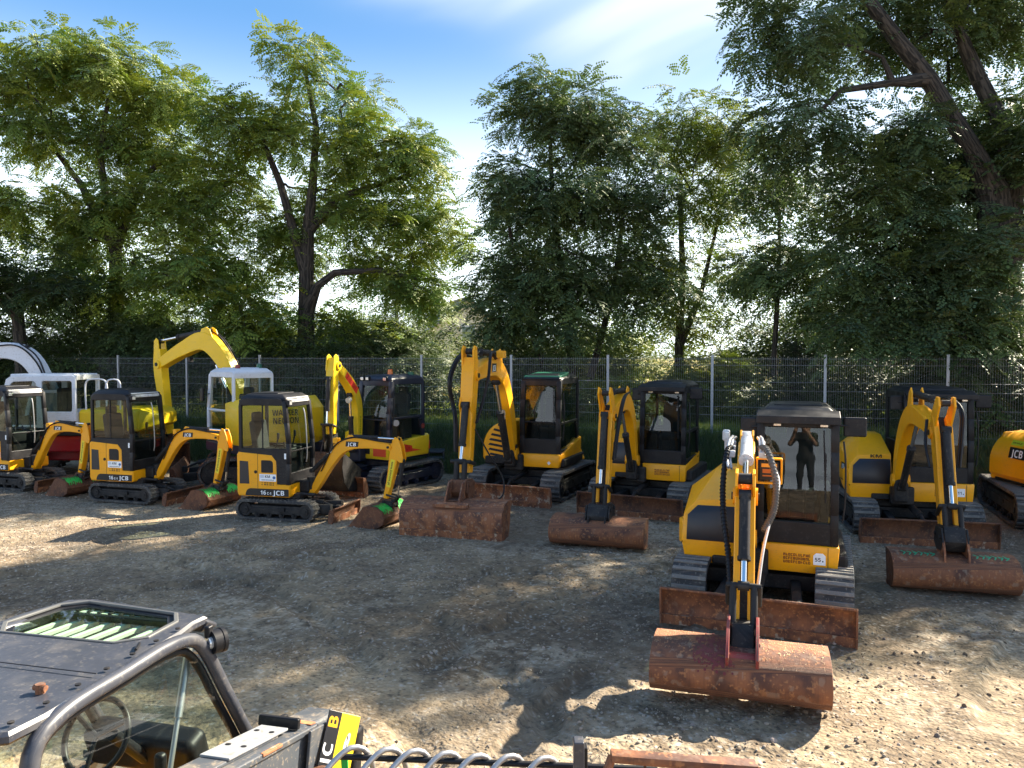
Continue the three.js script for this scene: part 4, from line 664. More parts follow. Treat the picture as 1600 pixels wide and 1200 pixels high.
  if (o.lowGlass) pane('door_window', low.map((p) => [p[0], p[1], z0 + 0.025]));
  pane('rear_window', [[x0 + 0.03, winY, z0 + 0.06], [x0 + 0.03, winY, z1 - 0.06], [x0 + 0.03, y1 - 0.15, z1 - 0.06], [x0 + 0.03, y1 - 0.15, z0 + 0.06]]);
  if (o.bar !== false) new MB().box(fx(y0 + (y1 - y0) * (o.bar ?? 0.36)) - 0.03, y0 + (y1 - y0) * (o.bar ?? 0.36), (z0 + z1) / 2, 0.035, 0.028, w - 0.16).build('glazing_bar', mat, C);
  // inside: seat, consoles, levers
  const zc = (z0 + z1) / 2, xs = (x0 + x1) / 2 - 0.12;
  new MB().box(xs, y0 + 0.46, zc, 0.46, 0.13, 0.46, { r: 0.05, s: 2 }).box(xs - 0.24, y0 + 0.80, zc, 0.13, 0.62, 0.44, { r: 0.05, s: 2, rz: 0.14 }).box(xs - 0.30, y0 + 1.17, zc, 0.09, 0.18, 0.26, { r: 0.035, s: 2 }).box(xs, y0 + 0.22, zc, 0.4, 0.36, 0.4).build('seat', M.seat, C);
  const cs = new MB(); for (const s of [-1, 1]) { cs.box(xs + 0.10, y0 + 0.58, zc + s * 0.31, 0.44, 0.10, 0.13, { r: 0.03 }).box(xs, y0 + 0.30, zc + s * 0.31, 0.3, 0.5, 0.1); } cs.build('console', M.dark, C);
  for (const s of [-1, 1]) { new MB().rod([xs + 0.26, y0 + 0.6, zc + s * 0.31], [xs + 0.31, y0 + 0.80, zc + s * 0.30], 0.014, 6).box(xs + 0.315, y0 + 0.85, zc + s * 0.30, 0.045, 0.12, 0.045, { r: 0.018 }).build('joystick', M.black, C); new MB().rod([x1 - 0.25, y0 + 0.06, zc + s * 0.09], [x1 - 0.30, y0 + 0.66, zc + s * 0.09], 0.011, 6).box(x1 - 0.22, y0 + 0.1, zc + s * 0.1, 0.2, 0.02, 0.13, { rz: 0.5 }).rod([x1 - 0.30, y0 + 0.62, zc + s * 0.09], [x1 - 0.31, y0 + 0.72, zc + s * 0.09], 0.02, 6).build('travel_lever', M.dark, C); }
  if (o.wiper) new MB().tube([[fx(yt) + 0.0, yt - 0.02, z0 + w * 0.18], [fx(y1 - 0.7) + 0.012, y1 - 0.7, z0 + w * 0.16], [fx(y1 - 1.0) + 0.012, y1 - 1.0, z0 + w * 0.15]], 0.008, 10, 5).box(fx(y1 - 0.75) + 0.014, y1 - 0.72, z0 + w * 0.155, 0.014, 0.56, 0.014).build('wiper', M.black, C);
  if (o.rail) new MB().tube([[x1 - 0.02, y0 + 0.3, z0 - 0.05], [x1 - 0.02, y0 + 0.5, z0 - 0.07], [x1 - slope * 0.7, y1 - 0.5, z0 - 0.07], [x1 - slope, y1 - 0.3, z0 - 0.05]], 0.012, 16, 6).build('grab_rail', M.black, C);
  if (o.handle !== false) new MB().box(x0 + 0.2, winY - 0.1, z0 - 0.012, 0.14, 0.035, 0.03).build('door_handle', M.dark, C);
  return C;
}
// superstructure of the JCB midi machines: apron under the cab, bonnet with mesh screen on the right
function midiBody(t, F, o = {}) {
  const zl = o.zl ?? -0.78, ym = o.mat ?? M.yellow, H = o.h ?? 0;
  const deck = new MB().box(-0.06, 0.74, 0, 1.55, 0.20, 1.80, { r: 0.04 }).box(0.72, 0.74, 0.14, 0.36, 0.30, 0.36, { r: 0.03 }).box(0.95, 0.86, 0.2, 0.22, 0.42, 0.22, { r: 0.04, s: 2 }); for (const s of [0.72, 1.0]) deck.rod([0.95, s - 0.02, 0.2], [0.95, s + 0.04, 0.2], 0.13, 14); deck.build('swing_deck', M.dark, t, F);
  // apron: front plate and left flank
  const ap = new MB().hull([[0.80, 0.66, zl + 0.02], [0.80, 0.94, zl], [0.80, 0.66, 0.0], [0.80, 0.94, 0.02], [0.66, 0.66, zl + 0.02], [0.66, 0.94, zl], [0.66, 0.66, 0.0], [0.66, 0.94, 0.02]], 0.02).hull([[0.74, 0.66, zl + 0.02], [0.74, 0.93, zl], [-0.62, 0.66, zl + 0.04], [-0.62, 1.06, zl + 0.02], [0.74, 0.66, zl + 0.1], [0.74, 0.93, zl + 0.1], [-0.62, 0.66, zl + 0.16], [-0.62, 1.06, zl + 0.16]], 0.02);
  const A = ap.build('apron', ym, t, F);
  decal('warning_print', T.block, 0.30, 0.125, [0.823, 0.80, zl + 0.43], Math.PI / 2, A);
  if (o.num) decal('number_sticker', o.num, 0.13, 0.135, [0.8235, 0.815, zl + 0.19], Math.PI / 2, A);
  new MB().box(0.812, 0.80, zl + 0.10, 0.024, 0.30, 0.006, { r: 0.001 }).build('panel_joint', M.dark, A);
  // bonnet
  const x = 0.74, bn = new MB().hull([[x, 0.66, 0.30], [x, 0.66, 0.90], [x + 0.02, 0.92, 0.30], [x + 0.02, 0.92, 0.95], [x - 0.04, 1.20, 0.93], [x - 0.10, 1.36, 0.80], [x - 0.08, 1.40, 0.30], [-0.05, 1.66, 0.30], [-0.05, 1.66, 0.62], [-0.05, 1.42, 0.93], [-0.55, 1.66, 0.28], [-0.55, 1.66, 0.6], [-0.66, 1.4, 0.88], [-0.72, 0.66, 0.3], [-0.72, 0.66, 0.84], [-0.78, 1.0, 0.86], [-0.78, 1.4, 0.3]], 0.02);
  const Bn = bn.build('bonnet', ym, t, F);
  new MB().hull([[x + 0.048, 0.92, 0.30], [x + 0.052, 0.92, 0.90], [x + 0.020, 1.21, 0.89], [x - 0.030, 1.32, 0.78], [x - 0.030, 1.325, 0.30], [x - 0.03, 0.92, 0.3], [x - 0.03, 0.92, 0.89], [x - 0.1, 1.31, 0.3], [x - 0.1, 1.31, 0.76]], 0.004).build('engine_screen', M.mesh, Bn);
  new MB().hull([[x - 0.02, 0.86, 0.95], [x - 0.02, 1.12, 0.95], [x - 0.14, 0.86, 1.0], [x - 0.14, 1.12, 1.0], [x - 0.32, 0.86, 0.96], [x - 0.32, 1.12, 0.96]], 0.016).build('corner_guard', ym, Bn);
  new MB().box(x + 0.01, 0.70, 0.46, 0.1, 0.10, 0.28, { r: 0.02 }).build('tow_recess', M.dark, Bn);
  new MB().box(0.2, 0.885, 0.955, 1.3, 0.012, 0.006, { r: 0.001 }).build('panel_joint', M.dark, Bn);
  if (o.km) decal('lettering', T.km, 0.25, 0.08, [x - 0.040, 1.375, 0.52], Math.PI / 2, Bn, { rx: 0 });
  decal('maker_plate', T.jcb, 0.34, 0.12, [0.30, 1.14, 0.968], 0, Bn, { rz: 0.0 });
  // rear: counterweight between cab and bonnet
  new MB().hull([[-0.62, 0.68, zl + 0.06], [-0.62, 1.1, zl + 0.04], [-0.62, 0.68, 0.86], [-0.62, 1.38, 0.86], [-0.95, 0.72, -0.55], [-0.95, 1.1, -0.6], [-0.95, 0.72, 0.5], [-0.95, 1.4, 0.5], [-0.62, 1.38, -0.1]], 0.03).build('counterweight', M.charcoal, t, F);
}
function circle(cx, cy, r, n = 10) { return Array.from({ length: n }, (_, i) => [cx + r * Math.cos((i / n) * 6.2832), cy + r * Math.sin((i / n) * 6.2832)]); }
const EARTH = 'tracked excavators parked in the yard';
function midi(name, label, o) {
  const zl = o.body?.zl ?? -0.78;
  const t = thing(name, label, 'excavator', [o.at[0], 0, o.at[1]], 0, EARTH);
  const FU = [0, 0, 0, YAW(o.lower)], FS = [0, -(o.drop ?? 0), 0, YAW(o.upper)];
  undercarriage(t, FU, { len: 2.5, tw: 0.4, gauge: 1.56, h: 0.56, pad: 0.105, ...o.under, blade: { x: 1.72, w: 1.98, h: 0.37, mat: M.rustDark, ...o.blade } });
  midiBody(t, FS, o.body);
  const C = cab(t, FS, { x0: -0.52, x1: 0.78, y0: 0.96, y1: 2.46, z0: zl, z1: 0.10, slope: 0.052, glass: M.glassDark, lights: [[0.80, 2.36, zl + 0.16], [0.80, 2.36, -0.12]], mirrors: [[0.66, 2.32, zl - 0.17, 0.22, 0.24, 0.05], [0.62, 2.28, 0.20, 0.24, 0.2, 0.05]], wiper: true, rail: true, lowGlass: true, apron: 0.13, bar: false, ...o.cab });
  const f = onFrame(FS, 0.95, 0.2), FB = [f[0], 0, f[2], YAW(o.armYaw)];
  const [B, S] = arm(t, FB, o.arm); bucket(t, FB, o.bucket);
  return { t, B, S, C, FS, FB };
}
const hd = (a) => -(90 + a);
const dn = (pts, d) => pts.map((p) => [p[0], p[1] - d, ...p.slice(2)]);
// profile of a ditching bucket whose back faces outward (+u): from the top inner edge round the back to the lip under it
function backProf(u, v, s = 1, sv = s) { return [[-0.30, 0.50], [-0.16, 0.515], [0.0, 0.505], [0.10, 0.47], [0.18, 0.40], [0.225, 0.31], [0.235, 0.22], [0.215, 0.13], [0.17, 0.05], [0.10, 0.0], [-0.02, -0.03], [-0.16, -0.035]].map((p) => [u + p[0] * s, v + p[1] * sv]); }
// ---- the one in front, blade and arm towards the camera
{
  const P = backProf(2.50, 0.10, 1.0, 0.70);
  const m = midi('excavator', 'frontmost yellow excavator with silver arm cylinder and red painted bucket hanger', {
    at: [3.23, -9.63], lower: hd(22.6), upper: hd(20.5), armYaw: hd(17.6), under: { shoe: M.paleDust }, blade: { mat: M.rustRed, h: 0.40 },
    body: { num: T.n95 }, drop: 0.17,
    arm: {
      boom: [[0, 0.85, 0.10], [0.06, 1.22, 0.13], [0.22, 1.64, 0.15], [0.52, 1.88, 0.15], [0.95, 1.84, 0.13], [1.50, 1.60, 0.09]], bw: 0.17, sw: 0.17, twin: true,
      ears: [[[0.30, 1.82], [0.62, 1.87], [0.60, 2.10], [0.50, 2.15], [0.40, 2.12]]],
      stick: [[1.42, 1.74, 0.12], [1.56, 1.56, 0.13], [1.88, 1.02, 0.10], [2.18, 0.52, 0.075]],
      stickEars: [[[1.44, 1.62], [1.62, 1.58], [1.80, 1.74], [1.76, 1.86], [1.64, 1.88], [1.46, 1.86]]],
      lift: { a: [0.16, 0.70], b: [0.86, 1.72], r: 0.05 },
      stickRam: { a: [0.50, 2.08], b: [1.70, 1.80], r: 0.062, k: 0.60, mat: M.silver },
      bucketRam: { a: [1.76, 1.66], b: [2.18, 0.92], r: 0.05, k: 0.72 },
      links: [[[2.18, 0.92], [2.06, 0.72], 0.13, 0.028], [[2.18, 0.92], [2.34, 0.60], 0.09, 0.032]],
      hitch: { pts: dn([[2.08, 0.62], [2.16, 0.76], [2.38, 0.78], [2.46, 0.62], [2.36, 0.52], [2.16, 0.52]], 0.15), w: 0.085, pins: dn([[2.16, 0.60], [2.40, 0.62]], 0.15) },
      hoses: [{ pts: [[0.7, 1.98, 0.13], [1.0, 1.97, 0.19], [1.25, 1.66, 0.22], [1.5, 1.40, 0.20], [1.75, 1.12, 0.15], [1.95, 0.86, 0.12]], r: 0.026, coil: 44, mat: M.black }, { pts: [[0.7, 1.98, -0.12], [1.05, 2.0, -0.20], [1.28, 1.72, -0.28], [1.42, 1.46, -0.26], [1.55, 1.28, -0.17]], r: 0.028, coil: 40, mat: M.dusty }, { pts: [[0.6, 1.98, -0.12], [0.95, 1.95, -0.18], [1.1, 1.72, -0.31], [1.35, 1.48, -0.26], [1.7, 1.16, -0.17], [1.95, 0.84, -0.12]], r: 0.015, mat: M.silver }, { pts: [[0.4, 2.06, 0.12], [0.7, 2.03, 0.15], [1.0, 1.90, 0.16], [1.2, 1.82, 0.14]], r: 0.015, n: 2, mat: M.silver }, { pts: [[0.4, 2.06, -0.11], [0.7, 2.05, -0.13], [1.0, 1.93, -0.15]], r: 0.015, n: 2, dz: -0.03, mat: M.silver }],
    },
    bucket: { prof: P, w: 1.45, z: 0.03, mat: M.rust, plate: [...P, [2.30, 0.12]], lip: [[2.32, 0.045], [2.36, 0.045], [2.36, 0.09], [2.32, 0.09]], lugs: [[2.26, 0.58], [2.62, 0.58], [2.70, 0.42], [2.74, 0.62], [2.56, 0.80], [2.36, 0.86], [2.26, 0.78]].map(([a, b]) => [a - 0.03, b - 0.16]), lugW: 0.12, lugMat: M.redPaint, seatPlate: [[2.25, 0.463], [2.60, 0.452], [2.69, 0.36]], marks: [[0.06, 0.40, 0, 5, T.redblot], [0.42, 0.74, 0, 3, T.scrape], [-0.66, -0.16, 0, 4, T.scrape]] },
  });
  const sp = new MB().rod([0.62, 2.02, -0.16], [0.95, 1.95, -0.16], 0.016, 8).rod([0.62, 2.02, 0.15], [1.0, 1.93, 0.15], 0.016, 8); for (const z of [-0.155, 0.145]) for (const u of [0.62, 0.8, 0.98]) sp.box(u, 2.12 - u * 0.18, z, 0.06, 0.07, 0.07, { r: 0.01 }); sp.box(0.42, 2.08, 0.22, 0.12, 0.12, 0.08, { r: 0.02 }).box(0.5, 2.02, 0.21, 0.08, 0.2, 0.05); sp.build('pipework', M.silver, m.B);
  const g = new MB().box(0.60, 1.86, -0.23, 0.08, 0.02, 0.26).box(0.60, 1.60, -0.23, 0.08, 0.02, 0.26).box(0.60, 1.73, -0.355, 0.08, 0.27, 0.02).box(0.60, 1.73, -0.105, 0.08, 0.27, 0.02).build('lamp_guard', M.yellow, m.B); new MB().box(0.585, 1.73, -0.23, 0.07, 0.16, 0.19, { r: 0.03 }).build('work_lamp', M.dark, g); decal('lamp_print', T.warn, 0.19, 0.19, [0.624, 1.73, -0.23], Math.PI / 2, g);
}
// ---- second row, middle: dark screened cab, long yellow stick
{
  const P = backProf(3.05, 0.04, 0.98, 0.74);
  midi('excavator', 'yellow excavator with black hitch and smooth brown bucket, between striped and frontmost excavators', {
    at: [2.9, -15.54], lower: hd(26.5), upper: hd(24.5), armYaw: hd(18.8), body: {}, drop: 0.07, blade: { mat: M.rustDark, h: 0.40 },
    arm: {
      boom: [[0, 0.95, 0.10], [0.16, 1.40, 0.13], [0.46, 1.86, 0.15], [0.92, 2.12, 0.16], [1.50, 2.12, 0.13], [2.35, 1.98, 0.09]], bw: 0.20, sw: 0.20, twin: true,
      ears: [[[0.75, 2.12], [1.1, 2.14], [1.08, 2.36], [0.98, 2.42], [0.86, 2.38]]],
      stick: [[2.28, 2.12, 0.12], [2.40, 1.94, 0.13], [2.59, 1.24, 0.10], [2.75, 0.56, 0.075]],
      stickEars: [[[2.24, 2.0], [2.46, 1.96], [2.68, 2.36], [2.62, 2.46], [2.50, 2.44], [2.26, 2.20]]],
      lift: { a: [0.16, 0.80], b: [1.12, 1.98], r: 0.055 }, stickRam: { a: [0.98, 2.34], b: [2.56, 2.36], r: 0.05 },
      bucketRam: { a: [2.62, 2.02], b: [2.92, 0.92], r: 0.05, k: 0.76 }, links: [[[2.92, 0.92], [2.68, 0.8], 0.13, 0.028], [[2.92, 0.92], [3.0, 0.56], 0.09, 0.032]],
      hitch: { pts: dn([[2.66, 0.50], [2.72, 0.72], [3.06, 0.74], [3.14, 0.58], [3.1, 0.44], [2.8, 0.42]], 0.10), w: 0.15, pins: dn([[2.78, 0.66], [3.04, 0.66], [3.06, 0.5]], 0.10) },
      hoses: [{ pts: [[1.2, 2.3, -0.13], [1.9, 2.3, -0.2], [2.3, 2.2, -0.22], [2.5, 1.8, -0.18], [2.62, 1.3, -0.14]], r: 0.016, n: 3, dz: -0.02 }],
    },
    bucket: { prof: P, w: 1.48, z: 0.0, mat: rustMat(71, 1.0, 0.1), plate: [...P, [2.86, 0.06]], lip: [[2.86, -0.015], [2.92, -0.015], [2.92, 0.03], [2.86, 0.03]], ribs: [[8, 11]], lugs: dn([[2.82, 0.5], [3.14, 0.5], [3.2, 0.36], [3.18, 0.56], [3.0, 0.62], [2.84, 0.6]], 0.11), lugW: 0.13, lugMat: M.dark },
  });
}
// ---- right: KM on the bonnet
{
  const P = backProf(3.30, 0.07, 1.0, 0.76);
  const m = midi('excavator', 'yellow excavator with KM on its bonnet and green scrawl on its brown bucket', {
    at: [6.84, -13.54], lower: hd(12), upper: hd(13), armYaw: hd(16.2), body: { km: true, num: T.n11, zl: -0.94 }, blade: { mat: M.rustDark, h: 0.40 }, cab: { y1: 2.46 }, drop: 0.11,
    arm: {
      boom: [[0, 0.90, 0.10], [0.14, 1.34, 0.13], [0.50, 1.80, 0.15], [1.0, 2.06, 0.15], [1.70, 2.04, 0.12], [2.50, 1.93, 0.09]], bw: 0.21, sw: 0.20, twin: true,
      ears: [[[0.85, 2.14], [1.2, 2.14], [1.16, 2.40], [1.08, 2.48], [0.96, 2.40]]],
      stick: [[2.46, 2.10, 0.12], [2.58, 1.92, 0.13], [2.81, 1.34, 0.10], [3.03, 0.74, 0.075]],
      stickEars: [[[2.42, 2.0], [2.62, 1.96], [2.86, 2.30], [2.82, 2.42], [2.70, 2.42], [2.44, 2.16]]],
      lift: { a: [0.16, 0.80], b: [1.20, 2.0], r: 0.055 }, stickRam: { a: [1.08, 2.38], b: [2.76, 2.34], r: 0.05 },
      bucketRam: { a: [2.82, 2.0], b: [3.16, 1.06], r: 0.05, k: 0.72 }, links: [[[3.16, 1.06], [2.98, 0.92], 0.13, 0.028], [[3.16, 1.06], [3.28, 0.74], 0.09, 0.032]],
      hitch: { pts: dn([[2.94, 0.70], [3.0, 0.9], [3.28, 0.92], [3.36, 0.76], [3.3, 0.64], [3.06, 0.62]], 0.11), w: 0.11, pins: dn([[3.04, 0.8], [3.28, 0.8]], 0.11) },
      hoses: [{ pts: [[1.3, 2.3, -0.12], [2.0, 2.36, -0.2], [2.5, 2.2, -0.24], [2.66, 1.9, -0.2], [2.76, 1.5, -0.15]], r: 0.018, n: 2, dz: -0.025 }, { pts: [[2.5, 2.1, 0.16], [2.72, 1.8, 0.22], [2.84, 1.5, 0.19]], r: 0.02, n: 1 }],
    },
    bucket: { prof: P, w: 1.42, z: 0.02, yaw: 0, mat: rustMat(73, 0.95, 0.35), plate: [...P, [3.1, 0.1]], lip: [[3.1, 0.02], [3.2, 0.02], [3.2, 0.07], [3.1, 0.07]], ribs: [[4, 6], [8, 11]], lugs: dn([[3.06, 0.56], [3.42, 0.58], [3.46, 0.46], [3.44, 0.64], [3.30, 0.86], [3.12, 0.86]], 0.11), lugW: 0.135, lugMat: M.rustPale, marks: [[0.2, 0.62, 1, 3, T.sprayB], [-0.62, -0.2, 1, 3, T.sprayB]] },
  });
  decal('maker_plate', T.jcb, 0.26, 0.12, [1.35, 2.14, -0.1085], Math.PI, m.B, { rz: 0.02 });
}
// ---- striped bonnet: 4.5 t class machine with high folded arm
function roundBody(t, F) {
  const ym = M.yellow;
  new MB().box(0, 0.74, 0, 1.5, 0.18, 1.8, { r: 0.04 }).box(0.7, 0.74, 0.16, 0.5, 0.34, 0.42, { r: 0.04 }).box(0.98, 0.9, 0.2, 0.24, 0.5, 0.24, { r: 0.05 }).build('swing_deck', M.dark, t, F);
  const A = new MB().hull([[0.84, 0.68, -0.78], [0.84, 0.90, -0.81], [0.84, 0.68, 0.0], [0.84, 0.90, 0.0], [0.66, 0.68, -0.79], [0.66, 0.90, -0.83], [0.66, 0.68, 0.0], [0.66, 0.90, 0.0]], 0.03).hull([[0.7, 0.68, -0.81], [0.7, 0.90, -0.83], [-0.6, 0.68, -0.81], [-0.6, 1.15, -0.83], [0.7, 0.68, -0.72], [0.7, 0.9, -0.72], [-0.6, 0.68, -0.7], [-0.6, 1.15, -0.7]], 0.03).build('apron', ym, t, F);
  new MB().box(0.868, 0.75, -0.60, 0.012, 0.06, 0.06, { rx: 0.785 }).build('badge', M.paper, A);
  // bonnet: rounded outer shoulder, seen from in front
  const out = [[-0.28, 0.70], [-0.28, 1.56]]; for (let i = 0; i <= 10; i++) { const a = Math.PI / 2 + (i / 10) * Math.PI * 0.5; out.push([-0.42 + 0.54 * Math.cos(a), 0.98 + 0.58 * Math.sin(a)]); } out.push([-0.96, 0.78], [-0.90, 0.70]);
  const bn = new MB().ext(out, -0.7, 0.72, { b: 0.05, m: FRONT }); const Bn = bn.build('bonnet', ym, t, F);
  for (let i = 0; i < 7; i++) { const y = 0.80 + i * 0.105, w = [0.34, 0.36, 0.36, 0.34, 0.30, 0.24, 0.14][i]; new MB().hull([[0.722, y, 0.46], [0.722, y + 0.045, 0.46], [0.722, y + 0.05, 0.46 + w], [0.722, y + 0.09, 0.46 + w * 0.9], [0.70, y, 0.46], [0.70, y + 0.05, 0.46 + w]], 0.003).build('vent_slot', M.dark, Bn); }
  new MB().hull([[-0.6, 0.70, -0.9], [-0.6, 1.55, -0.3], [-0.6, 0.7, 0.92], [-0.6, 1.5, 0.7], [-1.0, 0.75, -0.6], [-1.0, 1.3, -0.5], [-1.0, 0.75, 0.6], [-1.0, 1.4, 0.5]], 0.04).build('counterweight', ym, t, F);
  return Bn;
}
{
  const t = thing('excavator', 'yellow excavator with dark vent stripes on a rounded bonnet and green edged cab roof', 'excavator', [0.52, 0, -16.8], 0, EARTH);
  const FU = [0, 0, 0, YAW(hd(23.6))], FS = [0, 0, 0, YAW(hd(21.5))];
  undercarriage(t, FU, { len: 2.6, tw: 0.42, gauge: 1.62, h: 0.60, pad: 0.11, blade: { x: 1.78, w: 2.02, h: 0.40, mat: M.rustPale } });
  roundBody(t, FS);
  const C = cab(t, FS, { x0: -0.55, x1: 0.80, y0: 0.92, y1: 2.50, z0: -0.82, z1: 0.06, slope: 0.06, fr: 0.09, round: 0.16, glass: M.glassDark, guard: false, lights: [], mirrors: [], rail: true, lowGlass: true, apron: 0.16, bar: 0.42, wiper: true, handle: true });
  new MB().hull([[0.70, 2.50, -0.77], [0.70, 2.50, 0.0], [0.0, 2.56, -0.74], [0.0, 2.56, -0.05], [0.70, 2.53, -0.77], [0.70, 2.53, 0], [0, 2.60, -0.74], [0, 2.60, -0.05]], 0.015).build('roof_hatch', M.green, C);
  const f = onFrame(FS, 0.95, 0.2), FB = [f[0], 0, f[2], YAW(hd(15.3))];
  const [B, S] = arm(t, FB, {
    boom: [[0, 0.92, 0.12], [0.14, 1.45, 0.15], [0.40, 2.0, 0.17], [0.80, 2.50, 0.19], [1.35, 2.74, 0.18], [2.0, 2.72, 0.15], [2.66, 2.62, 0.10]], bw: 0.22, sw: 0.22, kneeAt: 3,
    ears: [[[0.95, 2.72], [1.30, 2.86], [1.22, 3.06], [1.10, 3.10], [1.0, 3.0]]],
    stick: [[2.68, 2.92, 0.11], [2.72, 2.62, 0.16], [2.84, 1.90, 0.12], [2.98, 0.96, 0.08]],
    stickEars: [[[2.60, 2.76], [2.84, 2.72], [2.86, 3.06], [2.78, 3.14], [2.66, 3.12]], [[2.78, 2.3], [2.94, 2.25], [3.0, 2.1], [2.94, 1.98], [2.84, 1.96]]],
    lift: { a: [0.26, 0.82], b: [1.12, 2.46], r: 0.075, k: 0.62 }, stickRam: { a: [1.14, 3.0], b: [2.74, 3.04], r: 0.06 },
    bucketRam: { a: [2.96, 2.12], b: [3.22, 1.18], r: 0.06, k: 0.72 }, links: [[[3.22, 1.18], [2.98, 1.12], 0.16, 0.035], [[3.22, 1.18], [3.26, 0.82], 0.07, 0.05]],
    hitch: { pts: [[3.0, 0.62], [3.02, 0.86], [3.34, 0.88], [3.40, 0.70], [3.30, 0.56], [3.08, 0.54]], w: 0.14, pins: [[3.06, 0.8], [3.3, 0.8], [3.16, 0.6]], mat: M.rustDark },
    hoses: [{ pts: [[1.9, 2.9, 0.14], [2.4, 2.95, 0.26], [2.75, 2.5, 0.34], [2.7, 2.1, 0.3], [2.86, 1.9, 0.2], [2.95, 1.3, 0.16]], r: 0.018, n: 3, dz: 0.025 }, { pts: [[1.6, 2.9, -0.13], [2.3, 2.98, -0.24], [2.5, 2.6, -0.26], [2.6, 2.2, -0.2], [2.86, 1.8, -0.15]], r: 0.018, n: 2, dz: -0.03 }, { pts: [[2.9, 1.7, -0.15], [2.8, 1.3, -0.35], [2.7, 0.8, -0.6], [2.9, 0.55, -0.62], [3.1, 0.5, -0.4], [3.3, 0.55, -0.2]], r: 0.014 }],
  });
  decal('maker_plate', T.jcb, 0.30, 0.16, [1.62, 2.74, -0.114], Math.PI, B);
  new MB().box(1.38, 2.99, -0.18, 0.2, 0.14, 0.14).build('lamp_box', M.yellow, B);
  const P = backProf(3.52, 0.06, 1.04);
  const q = bucket(t, FB, { prof: [[3.22, 0.56], [3.38, 0.57], [3.56, 0.555], [3.66, 0.515], [3.735, 0.44], [3.77, 0.37], [3.775, 0.24], [3.75, 0.12], [3.70, 0.02], [3.6, -0.01], [3.4, -0.03]], w: 1.76, mat: M.rust, plate: [[3.22, 0.56], [3.38, 0.57], [3.56, 0.555], [3.735, 0.44], [3.775, 0.24], [3.70, 0.02], [3.4, -0.03], [3.3, 0.2]], lip: [[3.69, -0.02], [3.765, -0.02], [3.79, 0.13], [3.77, 0.13]], ribs: [[4, 6], [7, 9]], lugs: [[3.14, 0.55], [3.70, 0.56], [3.60, 0.70], [3.5, 0.86], [3.30, 0.90], [3.18, 0.84]], lugW: 0.12, seatPlate: [[3.16, 0.59], [3.60, 0.58]] });
  new MB().ext([[3.76, 0.50], [3.76, 0.55], [3.68, 0.58], [3.68, 0.50]], -0.3, 0.3, { b: 0.004 }).build('reinforcing_bar', M.rust, q);
}
// ---- cut off by the right edge: rounded bonnet with maker's name
{
  const t = thing('excavator', 'yellow excavator with rounded bonnet cut off by the right edge', 'excavator', [9.98, 0, -13.8], 0, EARTH);
  const FU = [0, 0, 0, YAW(hd(19))], FS = [0, 0, 0, YAW(hd(2))];
  undercarriage(t, FU, { len: 2.8, tw: 0.44, gauge: 1.72, h: 0.62, pad: 0.11, blade: { x: 1.9, w: 2.1, h: 0.42, mat: M.rustDark } });
  const Bn = roundBody(t, FS);
  decal('maker_plate', T.jcb, 0.50, 0.20, [0.2, 1.22, 0.968], 0, Bn, { rx: -0.12 }); decal('sticker', T.url2, 0.34, 0.10, [0.15, 1.40, 0.93], 0, Bn, { rx: -0.5 });
  cab(t, FS, { x0: -0.55, x1: 0.80, y0: 0.92, y1: 2.52, z0: -0.82, z1: 0.06, slope: 0.06, glass: M.glassDark, guard: false, rail: true, lowGlass: true, apron: 0.14 });
  const f = onFrame(FS, 0.95, 0.2), FB = [f[0], 0, f[2], YAW(hd(8))];
  arm(t, FB, { boom: [[0, 0.95, 0.12], [0.3, 1.7, 0.15], [0.9, 2.3, 0.17], [1.6, 2.3, 0.14], [2.4, 2.0, 0.1]], bw: 0.22, sw: 0.2, stick: [[2.34, 2.2, 0.12], [2.5, 1.8, 0.13], [2.8, 0.9, 0.08]], lift: { a: [0.2, 0.8], b: [1.1, 2.1], r: 0.06 }, stickRam: { a: [1.0, 2.5], b: [2.34, 2.25] } });
  bucket(t, FB, { prof: backProf(2.9, 0.1, 1.0), w: 1.4, mat: M.rustDark, lugs: [[2.7, 0.55], [3.0, 0.55], [2.95, 0.85], [2.75, 0.9]], lugW: 0.12 });
}
